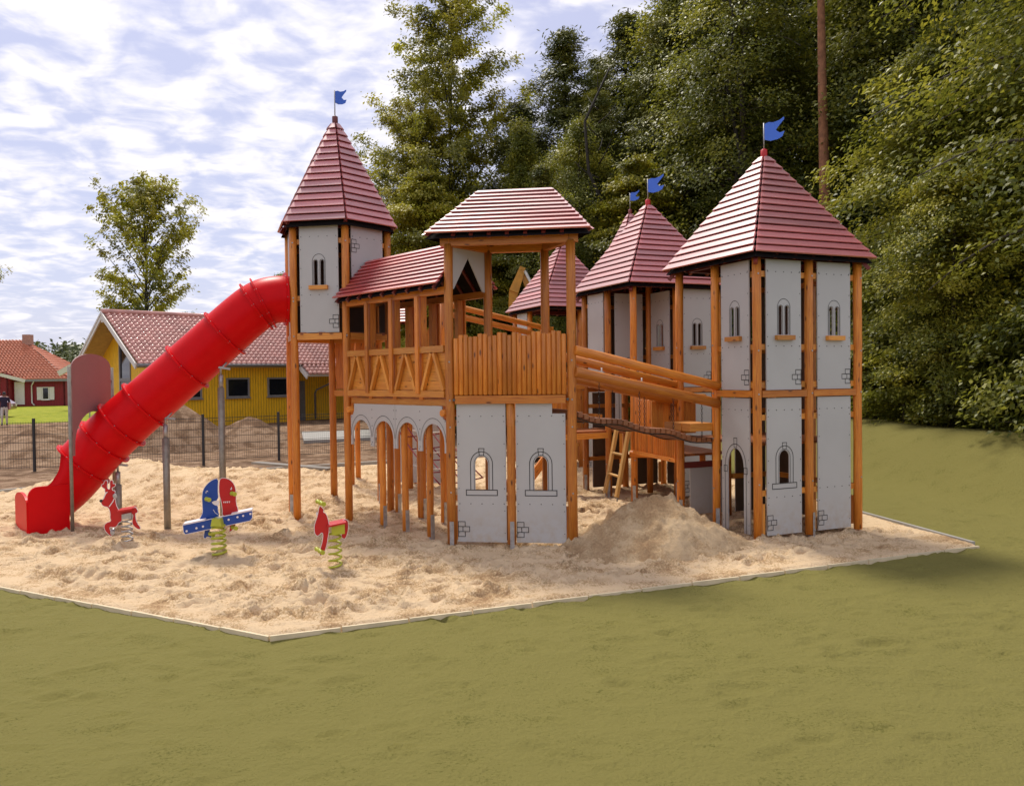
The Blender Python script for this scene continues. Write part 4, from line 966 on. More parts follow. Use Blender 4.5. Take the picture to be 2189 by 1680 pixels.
# deer
k1 = 6.1/1740*10.89/6.15*1/1000*0+ .000566
dr = thing('spring_rider', 'red deer shaped spring rider with antlers, beside the slide exit', 'spring rider', (-5.19, 10.9, zs(-5.19, 10.9)), group='spring riders in the sand')
deer = [(200, 265), (255, 255), (270, 175), (320, 165), (345, 200), (325, 320), (345, 375), (390, 375), (385, 190), (420, 165), (460, 185), (455, 255), (490, 250), (520, 290), (480, 330), (430, 350), (440, 410), (485, 415), (503, 450), (480, 520), (500, 600), (512, 750), (560, 870), (620, 900), (880, 850), (935, 815), (985, 900), (985, 960), (930, 970), (930, 1050), (955, 1190), (1040, 1310), (1025, 1365), (940, 1330), (855, 1220), (860, 1100), (885, 1030), (860, 980), (720, 985), (650, 1040), (630, 1150), (570, 1165), (510, 1270), (430, 1280), (365, 1265), (370, 1340), (410, 1440), (400, 1495), (330, 1440), (260, 1350), (235, 1240), (290, 1160), (400, 1135), (375, 1040), (385, 940), (345, 800), (225, 770), (190, 700), (175, 640), (235, 610), (300, 470), (270, 420), (280, 370), (245, 350), (205, 310)]
dp = smooth([((x_-720)*k1, (1625-y_)*k1) for x_, y_ in deer], 1)
ang = math.radians(12); du_ = Vector((math.cos(ang), math.sin(ang), 0)); dn_ = Vector((du_.y, -du_.x, 0))
for s_ in (.055, -.055):
    fn = lambda u, v, t, s_=s_: du_*u+dn_*(s_+t)+ZV(v)
    if s_ > 0: body = plate(dr, 'body_plate', dp, fn, .022, M_REDP)
fn = lambda u, v, t: du_*u+dn_*(.055+t)+ZV(v)
MB().hull([du_*(-.09)+dn_*.16+ZV(.405), du_*.10+dn_*.16+ZV(.43), du_*.10+dn_*-.10+ZV(.43), du_*-.09+dn_*-.10+ZV(.405)], [du_*(-.09)+dn_*.16+ZV(.425), du_*.10+dn_*.16+ZV(.45), du_*.10+dn_*-.10+ZV(.45), du_*-.09+dn_*-.10+ZV(.425)]).build('seat', M_REDP, dr)
ol = MB(); ol.ribbon(lambda u, v, t: fn(u, v, t+.011), [((235-720)*k1, (1625-610)*k1), ((290-720)*k1, (1625-480)*k1), ((330-720)*k1, (1625-440)*k1)], .012); ol.ribbon(lambda u, v, t: fn(u, v, t+.011), [((500-720)*k1, (1625-560)*k1), ((440-720)*k1, (1625-680)*k1), ((360-720)*k1, (1625-790)*k1)], .012); ol.build('outline', M_EDGE, body)
nz = MB(); nz.tube([fn(-.30, .555, .005), fn(-.30, .555, .02)], .02, 10); nz.build('nose', M_BLACKM, body)
peg(dr, fn(-.13, .62, .012), fn(-.10, .62, .12), M_STEEL); peg(dr, fn(-.17, .14, .012), fn(-.14, .14, .13), M_STEEL, 'foot_peg'); peg(dr, fn(-.17, .14, -.012), fn(-.19, .14, -.12), M_STEEL, 'foot_peg')
MB().hull([du_*-.045+dn_*.10+ZV(.30), du_*.075+dn_*.10+ZV(.30), du_*.075+dn_*-.06+ZV(.30), du_*-.045+dn_*-.06+ZV(.30)], [du_*-.045+dn_*.10+ZV(.365), du_*.075+dn_*.10+ZV(.385), du_*.075+dn_*-.06+ZV(.385), du_*-.045+dn_*-.06+ZV(.365)]).build('clamp', M_STEEL, dr)
spring(dr, .0, -.01, -.05, .30, .072, 5.2, .011, M_STEEL)
# double rider
k2 = .000643
db = thing('spring_rider', 'double spring rider, blue and red halves crossed by a long blue seat beam', 'spring rider', (-3.6, 9.95, zs(-3.6, 9.95)), group='spring riders in the sand')
cv2 = lambda L_: [((x_-810)*k2, (1540-y_)*k2) for x_, y_ in L_]
bl = smooth(cv2([(795, 140), (700, 155), (590, 235), (510, 350), (490, 480), (495, 640), (500, 790), (440, 900), (440, 950), (540, 1000), (525, 1150), (500, 1250), (535, 1290), (575, 1240), (625, 1265), (655, 1270), (650, 1200), (610, 1150), (660, 1030), (740, 900), (800, 850), (775, 760), (780, 665), (700, 640), (665, 585), (790, 560), (780, 350)]), 1)
rd = smooth(cv2([(830, 140), (920, 140), (1010, 180), (1080, 270), (1110, 400), (1105, 640), (1145, 760), (1130, 830), (1075, 880), (1080, 960), (1085, 1090), (990, 1180), (965, 1185), (985, 1080), (965, 960), (900, 880), (845, 840), (855, 760), (835, 580), (800, 460), (800, 240)]), 1)
a1, a2 = math.radians(14), math.radians(14); U1 = Vector((math.cos(a1), math.sin(a1), 0)); n1v = Vector((U1.y, -U1.x, 0))
fb = lambda u, v, t: U1*u+n1v*(t-.03)+ZV(v); fr2 = lambda u, v, t: U1*u+n1v*(t-.0)+ZV(v)
o1 = plate(db, 'whale_plate', bl, fb, .024, M_BLUE); o2 = plate(db, 'monster_plate', rd, fb, .024, M_REDP)
sm_ = MB(); tfn = lambda u, v, t: fb(u, v, t+.012)
sm_.prism(lambda u, v, t: tfn(u, v, t), [cv2([(668, 588), (800, 562), (800, 640), (770, 665), (700, 640)])], .002, -.002)
sm_.ribbon(tfn, cv2([(565, 420), (568, 385), (590, 372), (602, 390)]), .007); sm_.ribbon(tfn, cv2([(690, 735), (725, 800), (775, 835)]), .006); sm_.build('painted_face', M_EDGE, o1)
sm_ = MB(); sm_.prism(tfn, [cv2([(1003, 365), (1030, 310), (1038, 350), (1022, 375)][::-1])], .002, -.002)
for x_ in (885, 918, 950, 985): sm_.prism(tfn, [cv2([(x_-14, 592), (x_+14, 588), (x_, 628)][::-1])], .002, -.002)
sm_.build('painted_face', M_EDGE, o2)
beam_ang = math.radians(14); UB = Vector((math.cos(math.radians(28)), math.sin(math.radians(28)), 0)); 
bd = [(-.41, .28), (-.39, .25), (.36, .375), (.385, .41), (.385, .50), (-.415, .365)]
fbm_ = lambda u, v, t: U1*u+n1v*(t+.06)+ZV(v)
bo_ = plate(db, 'seat_beam', bd, fbm_, .05, M_BLUE)
stt = MB()
for x_, y_ in ((230, 1090), (405, 1045), (520, 1018), (980, 915), (1140, 875), (1243, 855), (1375, 825), (715, 975)): u, v = cv2([(x_, y_)])[0]; stt.tube([fbm_(u, v, .024), fbm_(u, v, .034)], .013, 10)
stt.build('bolts', M_EDGE, bo_)
tp = MB()
for s_ in (-1, 1): 
    u0, u1 = (-.41, -.16) if s_ < 0 else (.14, .385); z_ = lambda u: .43+.169*u
    tp.hull([fbm_(u0, z_(u0), .03), fbm_(u1, z_(u1), .03), fbm_(u1, z_(u1), -.14), fbm_(u0, z_(u0), -.14)], [fbm_(u0, z_(u0)+.018, .03), fbm_(u1, z_(u1)+.018, .03), fbm_(u1, z_(u1)+.018, -.14), fbm_(u0, z_(u0)+.018, -.14)])
tp.build('seat', M_EDGE, db)
for (x0, y0) in ((570, 525), (1030, 440)): u, v = cv2([(x0, y0)])[0]; peg(db, fb(u, v, .012), fb(u+.045, v, .11), M_LIME)
for (x0, y0) in ((625, 1190), (1035, 1090)): u, v = cv2([(x0, y0)])[0]; peg(db, fb(u, v, .012), fb(u+.05, v, .12), M_LIME, 'foot_peg')
MB().hull([Vector((-.055, -.17, .34)), Vector((.075, -.17, .34)), Vector((.075, .03, .34)), Vector((-.055, .03, .34))], [Vector((-.04, -.16, .43)), Vector((.06, -.16, .43)), Vector((.06, .02, .43)), Vector((-.04, .02, .43))]).build('clamp', M_LIME, db)
spring(db, .005, -.07, -.05, .35, .085, 6.2, .015, M_LIME)
# horse
k3 = 9.3/1740/(8.0*1.3157)
hs = thing('spring_rider', 'small red horse shaped spring rider on a lime green spring', 'spring rider', (-2.05, 9.3, zs(-2.05, 9.3)), group='spring riders in the sand')
cv3 = lambda L_: [((x_-680)*k3, (1550-y_)*k3) for x_, y_ in L_]; ha = math.radians(16); U3 = Vector((math.cos(ha), math.sin(ha), 0)); n3v = Vector((U3.y, -U3.x, 0)); fh = lambda u, v, t: U3*u+n3v*(t+.04)+ZV(v)
head = smooth(cv3([(360, 140), (335, 180), (305, 350), (230, 560), (222, 680), (240, 780), (300, 825), (350, 780), (390, 745), (415, 790), (400, 930), (340, 1140), (330, 1230), (350, 1270), (440, 1190), (500, 1010), (520, 860), (550, 720), (545, 520), (490, 320), (420, 290), (450, 240)]), 1)
o = plate(hs, 'head_plate', head, fh, .024, M_REDP)
ee = MB(); ee.prism(lambda u, v, t: fh(u, v, t+.012), [[(-.199+.011*math.cos(q), .624+.02*math.sin(q)) for q in np.linspace(0, 2*PI, 10)[:-1]]], .002, -.002); ee.build('eye', M_EDGE, o)
tail = smooth(cv3([(900, 500), (830, 560), (815, 610), (870, 630), (880, 700), (860, 760), (810, 890), (880, 950), (920, 930), (970, 800), (985, 660), (980, 550), (945, 510)]), 1); plate(hs, 'tail_plate', tail, lambda u, v, t: U3*u+n3v*(t-.02)+ZV(v), .024, M_REDP)
MB().hull([U3*-.085+n3v*.13+ZV(.475), U3*.12+n3v*.13+ZV(.505), U3*.12+n3v*-.12+ZV(.505), U3*-.085+n3v*-.12+ZV(.475)], [U3*-.085+n3v*.13+ZV(.493), U3*.12+n3v*.13+ZV(.523), U3*.12+n3v*-.12+ZV(.523), U3*-.085+n3v*-.12+ZV(.493)]).build('seat', M_REDP, hs)
for v, u, nm_ in ((.745, -.155, 'handle'), (.20, -.175, 'foot_peg')): peg(hs, fh(u, v, .012), fh(u+.03, v, .12), M_LIME, nm_); peg(hs, fh(u, v, -.012), fh(u-.03, v, -.12), M_LIME, nm_)
MB().hull([U3*-.04+n3v*.09+ZV(.375), U3*.105+n3v*.09+ZV(.385), U3*.105+n3v*-.08+ZV(.385), U3*-.04+n3v*-.08+ZV(.375)], [U3*-.04+n3v*.09+ZV(.47), U3*.105+n3v*.09+ZV(.50), U3*.105+n3v*-.08+ZV(.50), U3*-.04+n3v*-.08+ZV(.47)]).build('clamp', M_LIME, hs)
spring(hs, .0, -.0, -.05, .38, .073, 5.6, .013, M_LIME)

# ------------------------------------------------------------------ sand heap, loose planks
x = np.arange(-1.7, 1.7, .028); X, Y = np.meshgrid(x, x); rr = np.hypot(X*.92, Y*1.02)*(1+.10*fbm(X, Y, 1.1, 2, 8))
Z = .66*np.clip(1-rr/1.14, -.3, 1); Z = np.where(Z > .54, .54+(Z-.54)*.35, Z)
an = np.arctan2(Y, X); Z = Z+.06*fbm(X, Y, 5, 5, 15, .72)+.060*np.abs(fbm(X*1.3, Y*1.3, 9, 3, 25))+.05*fbm(X, Y, 1.8, 2, 19)
for k_ in range(900):
    px, py = rng.normal(0, .62, 2); s_ = rng.uniform(.014, .045); q = ((X-px)**2+(Y-py)**2)/(s_*s_*2); Z = Z+s_*.7*np.exp(-q)
mk = Z > -.09; mq = mk[:-1, :-1] & mk[1:, 1:]
hp = link('sand_heap', grid_mesh('sand_heap', X, Y, Z-.02, M_HEAP, mq)); hp.location = (1.86, 10.55, .0); tag(hp, 'heap of rough damp sand below the chain bridge, beside the tower doorway', 'sand heap')
pl = MB().bar((-5.9, 18.6, .30), (-3.9, 17.4, .27), .22, .045).build('loose_plank', plain('grey_weathered_wood', (.22, .2, .17), .8)); tag(pl, 'weathered grey plank lying on the sand behind the watchtower', 'plank')

# ------------------------------------------------------------------ mesh fence
fc = thing('mesh_fence', 'low black wire mesh fence in front of the yellow house', 'fence', (-8, 21.5, 0)); FO = Vector((-8, 21.5, 0))
fp = [Vector(p)-FO for p in ((-16.3, 19.2, 0), (-14.1, 19.75, 0), (-11.95, 20.3, 0), (-9.95, 20.85, 0), (-8.2, 21.55, 0), (-6.5, 22.6, 0), (-4.8, 23.7, 0), (-3.1, 24.8, 0), (-1.4, 25.9, 0), (.3, 27.0, 0))]
for p in fp: MB().bar(p+ZV(-.2), p+ZV(1.30), .06, .045, up=(0, 1, 0)).build('post', M_BLACKM, fc)
wm = MB()
for i in range(len(fp)-1):
    p, q = fp[i], fp[i+1]; n_ = int((q-p).length/.058)
    for k_ in range(1, n_): s_ = p.lerp(q, k_/n_); wm.bar(s_+ZV(.05), s_+ZV(1.22), .0045, .0045, up=(0, 1, 0))
    for z in (.08, .3, .5, .7, .9, 1.1, 1.19): wm.bar(p+ZV(z), q+ZV(z), .007, .012)
wm.build('wire_mesh', M_BLACKM, fc, kind='stuff')

# soil heaps
def soil_heap(x0, y0, h_, r_, lab, seed):
    x = np.arange(-r_*1.5, r_*1.5, .11); X, Y = np.meshgrid(x, x); rr = np.hypot(X, Y)*(1+.25*fbm(X, Y, .6, 2, seed)); Z = h_*1.15*np.clip(1-rr/(r_*1.15), -.3, 1)+.10*fbm(X, Y, 2, 4, seed+3); mk = Z > -.15; mq = mk[:-1, :-1] & mk[1:, 1:]
    o = link('soil_heap', grid_mesh('soil_heap', X, Y, Z-.03, M_DIRT, mq)); o.location = (x0, y0, 0); tag(o, lab, 'soil heap', 'heaps of soil')
soil_heap(-11.2, 27.3, 1.35, 1.9, 'taller heap of brown soil behind the fence, between the two slide legs', 3)
soil_heap(-9.2, 28.4, .85, 1.6, 'lower heap of brown soil behind the fence, right of the longest slide leg', 14)
soil_heap(-14.5, 24.5, .75, 2.0, 'flat mound of soil behind the fence, below the pink board', 24)

# ------------------------------------------------------------------ houses
def tile_roof(par, A, B_, Cc, D, rows, cols, m, wav=.045):
    """wavy tile courses between eave A->B_ and ridge D->Cc"""
    A, B_, Cc, D = map(Vector, (A, B_, Cc, D)); nrm = (B_-A).cross(D-A).normalized()
    if nrm.z < 0: nrm = -nrm
    mb = MB(); sub = 4
    for i in range(rows):
        t0, t1 = i/rows, (i+1.02)/rows; l0, r0_, l1, r1_ = A.lerp(D, t0), B_.lerp(Cc, t0), A.lerp(D, min(1, t1)), B_.lerp(Cc, min(1, t1)); base = len(mb.v)
        # column phase measured along the eave so courses line up
        e = (B_-A); L = e.length; e.normalize(); ua, ub = (l0-A).dot(e), (r0_-A).dot(e); n_ = max(2, int(cols*sub*(ub-ua)/L))
        for j in range(n_+1):
            f = j/n_; u = ua+(ub-ua)*f; wv = math.cos(2*PI*u*cols/L)*wav; wv2 = wv
            mb.v += [l0.lerp(r0_, f)+nrm*(.10+wv)-ZV(.085), l0.lerp(r0_, f)+nrm*(.10+wv), l1.lerp(r1_, f)+nrm*(.02+wv2)]
        for j in range(n_):
            p = base+3*j
            mb.face([p, p+3, p+4, p+1], [(0, 0)]*4, True); mb.face([p+1, p+4, p+5, p+2], [(0, 0)]*4, True)
    o = mb.build('roof_tiles', m, par, kind='stuff'); return o
def wall_poly(par, pts, m, name='wall', th=.0):
    pts = [Vector(p) for p in pts]; d = (pts[1]-pts[0]); d.z = 0; d.normalize(); n_ = Vector((d.y, -d.x, 0)); b_ = MB(); b_.hull([p-n_*.15 for p in pts], [p for p in pts])
    for f in range(len(b_.f)):
        b_.uv[f] = [((b_.v[i]-pts[0]).dot(d), b_.v[i].z) for i in b_.f[f]]
    return b_.build(name, m, par)
def window(par, P, d, w_, z0, z1, frame=M_GREYF, nrm=None, shutters=False, mull=False):
    P = Vector(P); d = Vector(d).normalized(); n_ = Vector((d.y, -d.x, 0)); fn = frame_fn(P, d, n_)
    o = MB().prism(fn, [[(0, z0), (w_, z0), (w_, z1), (0, z1)], [(.08, z0+.09), (w_-.08, z0+.09), (w_-.08, z1-.08), (.08, z1-.08)]], .07, -.03).build('window', frame, par)
    MB().prism(fn, [[(.07, z0+.08), (w_-.07, z0+.08), (w_-.07, z1-.07), (.07, z1-.07)]], .025, .0).build('pane', M_GLASS, o)
    if mull: MB().bar(fn(w_/2, z0+.05, .04), fn(w_/2, z1-.05, .04), .05, .05, up=n_).build('mullion', frame, o)
    MB().bar(fn(-.05, z0-.02, .06), fn(w_+.05, z0-.02, .06), .10, .05).build('sill', frame, o)
    if shutters:
        for u in (-.44, w_+.02): MB().prism(fn, [[(u, z0), (u+.42, z0), (u+.42, z1), (u, z1)]], .06, .02).build('shutter', M_WHITE, o)
    return o
yh = thing('yellow_house', 'yellow boarded house with red tiled roof and white bargeboards behind the slide', 'house', (-14, 40, 0)); YO = Vector((-14, 40, 0))
e_ = Vector((.7071, .7071, 0)); g_ = Vector((-.7071, .7071, 0)); C0 = Vector((-16.7, 36.5, 0))-YO; W2 = 4.2; Lr = 16.0
Yp = lambda t, s_, z: C0+e_*t+g_*s_+ZV(z)
ez, rz = 2.95, 5.5
ww = .55   # wall set back from the eave
wt = ez+ww*(rz-ez)/W2-.14
wall_poly(yh, [Yp(.9, ww, -.1), Yp(8.2, ww, -.1), Yp(8.2, ww, wt), Yp(.9, ww, wt)], M_YWALL)
wall_poly(yh, [Yp(8.2, ww+1.1, -.1), Yp(Lr, ww+1.1, -.1), Yp(Lr, ww+1.1, wt+.5), Yp(8.2, ww+1.1, wt+.5)], M_YWALL)
wall_poly(yh, [Yp(8.2, ww, -.1), Yp(8.2, ww+1.2, -.1), Yp(8.2, ww+1.2, wt+.6), Yp(8.2, ww, wt)], M_YWALL)
gw0, gw1 = ww, 2*W2-ww; cw = .75
wall_poly(yh, [Yp(.9, W2-cw, -.1), Yp(.9, gw0, -.1), Yp(.9, gw0, wt), Yp(.9, W2-cw, rz-.2-cw*.6)], M_YWALL)
wall_poly(yh, [Yp(.9, gw1, -.1), Yp(.9, W2+cw, -.1), Yp(.9, W2+cw, rz-.2-cw*.6), Yp(.9, gw1, wt)], M_YWALL)
wall_poly(yh, [Yp(Lr-.9, gw0, -.1), Yp(Lr-.9, gw1, -.1), Yp(Lr-.9, gw1, wt), Yp(Lr-.9, W2, rz-.2), Yp(Lr-.9, gw0, wt)], M_YWALL)
wall_poly(yh, [Yp(Lr-.9, gw1, -.1), Yp(.9, gw1, -.1), Yp(.9, gw1, wt), Yp(Lr-.9, gw1, wt)], M_YWALL)
# glazed centre of the gable with its door
fnG = frame_fn(Yp(.92, W2+cw, 0), -g_, -e_)
go = MB().prism(fnG, [[(0, -.1), (2*cw, -.1), (2*cw, rz-.2-cw*.6), (cw, rz-.2), (0, rz-.2-cw*.6)], [(.1, 2.35), (2*cw-.1, 2.35), (2*cw-.1, rz-.45-cw*.6), (cw, rz-.42), (.1, rz-.45-cw*.6)], [(.12, .05), (2*cw-.12, .05), (2*cw-.12, 2.2), (.12, 2.2)]], .06, -.06).build('window', M_GREYF, yh)
MB().prism(fnG, [[(.08, 2.3), (2*cw-.08, 2.3), (2*cw-.08, rz-.4-cw*.6), (cw, rz-.38), (.08, rz-.4-cw*.6)]], .0, -.03).build('pane', M_GLASS, go)
dd_ = MB().prism(fnG, [[(.1, .0), (2*cw-.1, .0), (2*cw-.1, 2.22), (.1, 2.22)]], .02, -.04).build('door', M_GREYF, yh)
MB().prism(fnG, [[(cw-.28, 1.25), (cw, .8), (cw+.28, 1.25), (cw, 1.7)]], .035, .0).build('pane', M_GLASS, dd_)
for t0 in (1.89, 4.33, 6.52): window(yh, Yp(t0, ww-.01, 0), e_, 1.2, 1.32, 2.30)
db_ = MB().prism(frame_fn(Yp(8.35, ww+1.09, 0), e_, -g_), [[(0, -.05), (.95, -.05), (.95, 2.1), (0, 2.1)]], .06, -.02).build('door', M_GREYF, yh)
MB().tube([frame_fn(Yp(8.35, ww+1.0, 0), e_, -g_)(.82, 1.0, .0), frame_fn(Yp(8.35, ww+1.0, 0), e_, -g_)(.70, 1.0, .0)], .015, 8).build('handle', M_STEEL, db_)
rb = MB(); rb.hull([Yp(-.1, 0, ez-.16), Yp(Lr, 0, ez-.16), Yp(Lr, W2, rz-.16), Yp(-.1, W2, rz-.16)], [Yp(-.1, 0, ez), Yp(Lr, 0, ez), Yp(Lr, W2, rz), Yp(-.1, W2, rz)])
rb.hull([Yp(-.1, 2*W2, ez-.16), Yp(-.1, W2, rz-.16), Yp(Lr, W2, rz-.16), Yp(Lr, 2*W2, ez-.16)], [Yp(-.1, 2*W2, ez), Yp(-.1, W2, rz), Yp(Lr, W2, rz), Yp(Lr, 2*W2, ez)])
roof = rb.build('roof', plain('cream_soffit', (.52, .38, .12), .7), yh)
tile_roof(roof, Yp(-.12, -.06, ez+.0), Yp(Lr, -.06, ez+.0), Yp(Lr, W2, rz), Yp(-.12, W2, rz), 16, 62, M_TILE)
tile_roof(roof, Yp(Lr, 2*W2+.06, ez), Yp(-.12, 2*W2+.06, ez), Yp(-.12, W2, rz), Yp(Lr, W2, rz), 16, 62, M_TILE)
MB().tube([Yp(-.15, W2, rz+.08), Yp(Lr, W2, rz+.08)], .13, 10).build('ridge_cap', M_TILE, roof)
for s0, s1 in ((0, W2), (2*W2, W2)):
    MB().bar(Yp(-.13, s0, ez-.10), Yp(-.13, s1, rz-.10), .06, .26, up=(0, 0, 1)).build('bargeboard', M_WHITE, yh); MB().bar(Yp(-.17, s0, ez+.02), Yp(-.17, s1, rz+.02), .04, .10).build('bargeboard', M_WHITE, yh)
MB().bar(Yp(-.1, W2, rz-.45), Yp(-.1, W2, rz-.12), .12, .08, up=(0, 1, 0)).build('finial_post', M_WHITE, yh)
MB().tube([Yp(-.1, -.12, ez-.04), Yp(8.0, -.12, ez-.04)], .075, 8).build('gutter', M_GREYF, yh)
MB().bar(Yp(8.05, -.1, ez-.12), Yp(8.05, .95, ez+.45), .06, .24).build('bargeboard', M_WHITE, yh)
MB().hull([Yp(8.1, -.75, ez-.62), Yp(Lr, -.75, ez-.62), Yp(Lr, 0, ez-.14), Yp(8.1, 0, ez-.14)], [Yp(8.1, -.75, ez-.5), Yp(Lr, -.75, ez-.5), Yp(Lr, 0, ez-.01), Yp(8.1, 0, ez-.01)]).build('porch_roof', M_WHITE, yh)
tile_roof(roof, Yp(8.05, -.8, ez-.5), Yp(Lr, -.8, ez-.5), Yp(Lr, 0, ez), Yp(8.05, 0, ez), 3, 31, M_TILE)
MB().bar(Yp(8.06, -.78, ez-.66), Yp(8.06, .0, ez-.12), .06, .22).build('bargeboard', M_WHITE, yh)
MB().tube([Yp(9.9, -.7, 2.25), Yp(9.9, -.5, 2.1), Yp(9.9, ww+.85, 1.6), Yp(9.9, ww+1.0, 1.4), Yp(9.9, ww+1.0, .0)], .05, 8).build('downpipe', M_GREYF, yh)

rh = thing('red_house', 'dark red bungalow with orange tiled hipped roof and open white shutters, far left', 'house', (-44, 76, 0)); RO = Vector((-44, 76, 0))
# front wall runs left to right; right corner at the end
f_ = Vector((.985, .17, 0)); k_f = Vector((-.17, .985, 0)); RC = Vector((-42.0, 76.5, 0))-RO
Rp = lambda t, s_, z: RC-f_*t+k_f*s_+ZV(z)
zw = 2.35
wall_poly(rh, [Rp(4.5, 0, -.1), Rp(0, 0, -.1), Rp(0, 0, zw), Rp(4.5, 0, zw)], M_RWALL)
wall_poly(rh, [Rp(4.5, -1.0, -.1), Rp(4.5, 0, -.1), Rp(4.5, 0, zw+.6), Rp(4.5, -1.0, zw+.6)], M_RWALL)
wall_poly(rh, [Rp(12, -1.0, -.1), Rp(4.5, -1.0, -.1), Rp(4.5, -1.0, zw+.75), Rp(12, -1.0, zw+.75)], M_RWALL)
wall_poly(rh, [Rp(0, 0, -.1), Rp(0, 9, -.1), Rp(0, 9, zw), Rp(0, 0, zw)], M_RWALL)
re0 = [Rp(12, -.5, 2.5), Rp(-.5, -.5, 2.5), Rp(-.5, 9, 2.5), Rp(12, 9, 2.5)]; ra = Rp(5.3, 4.2, 6.35); rb2 = Rp(12, 4.2, 6.35)
rb = MB(); rb.poly([re0[0], re0[1], ra, rb2]); rb.poly([re0[1], re0[2], ra]); rb.poly([re0[2], re0[3], rb2, ra]); roof = rb.build('roof', M_WHITE, rh)
tile_roof(roof, re0[0], re0[1], ra, rb2, 17, 40, M_TILE2, .04); tile_roof(roof, re0[1], re0[2], ra, ra+k_f*.1, 17, 30, M_TILE2, .04)
tile_roof(roof, Rp(12, -1.55, 3.05), Rp(4.8, -1.55, 3.05), Rp(4.8, -.2, 3.2), Rp(12, -.2, 3.2), 3, 22, M_TILE2, .04)
MB().bar(Rp(12, -1.55, 2.95), Rp(5.0, -1.55, 2.95), .06, .2).build('fascia', M_WHITE, rh); MB().bar(Rp(5.0, -1.5, 2.95), Rp(3.2, -.62, 2.33), .08, .30).build('bargeboard', M_WHITE, rh)
MB().bar(Rp(3.4, -.58, 2.38), Rp(-.5, -.58, 2.38), .08, .22).build('gutter', M_GREYF, rh)
MB().box(Rp(4.6, 3.9, 6.35), (.7, .7, 1.0)).build('chimney', plain('chimney_render', (.42, .22, .17), .8), rh)
MB().prism(frame_fn(Rp(4.33, -.02, 0), f_, -k_f), [[(0, .15), (.85, .15), (.85, 2.25), (0, 2.25)]], .08, 0).build('door', M_WHITE, rh)
window(rh, Rp(1.98, -.02, 0), f_, .62, .55, 1.75, M_WHITE, shutters=True)
window(rh, Rp(6.3, -1.02, 0), f_, 1.1, 1.2, 2.5, M_WHITE)
MB().tube([Rp(2.5, -.5, 2.3), Rp(2.85, -.1, 1.9), Rp(2.85, -.1, .3), Rp(2.6, -.2, .05)], .06, 8).build('downpipe', M_WHITE, rh)
hh = thing('grey_house', 'pale gable end of a house mostly hidden behind the pink board', 'house', (-32.0, 64, 0))
MB().hull([(-2.6, 0, -.1), (3.5, 0, -.1), (3.5, 6, -.1), (-2.6, 6, -.1)], [(-2.6, 0, 2.9), (3.5, 0, 2.9), (3.5, 6, 2.9), (-2.6, 6, 2.9)]).build('wall', plain('grey_render', (.42, .40, .36), .8), hh)
MB().bar((-3.4, -.4, 2.85), (1.2, -.4, 5.3), .12, .40).build('bargeboard', M_WHITE, hh); MB().hull([(-3.4, -.3, 3.0), (1.2, -.3, 5.45), (1.2, 7, 5.45), (-3.4, 7, 3.0)], [(-3.4, -.3, 3.15), (1.2, -.3, 5.6), (1.2, 7, 5.6), (-3.4, 7, 3.15)]).build('roof', M_TILE, hh)
MB().hull([(-2.6, .02, 2.9), (1.2, .02, 2.9), (1.2, .02, 5.2), (-2.6, .02, 3.2)], [(-2.6, .2, 2.9), (1.2, .2, 2.9), (1.2, .2, 5.2), (-2.6, .2, 3.2)]).build('gable', plain('grey_render', (.42, .40, .36), .8), hh)

# marker stakes in the grass
for i, (x_, y_, z_) in enumerate(((-25.2, 48.5, 1.35), (-30.2, 64.0, 1.4), (-30.5, 72.0, 1.6))):
    o = MB().bar((0, 0, -.2), (.03, 0, z_), .08, .05).build('marker_stake', M_PALEW if i else M_CONC); o.location = (x_, y_, 0)
    tag(o, ('pale stake by the fence in front of the red house downpipe', 'wooden stake in front of the shuttered window', 'wooden stake right of the shuttered window')[i], 'stake', 'marker stakes')

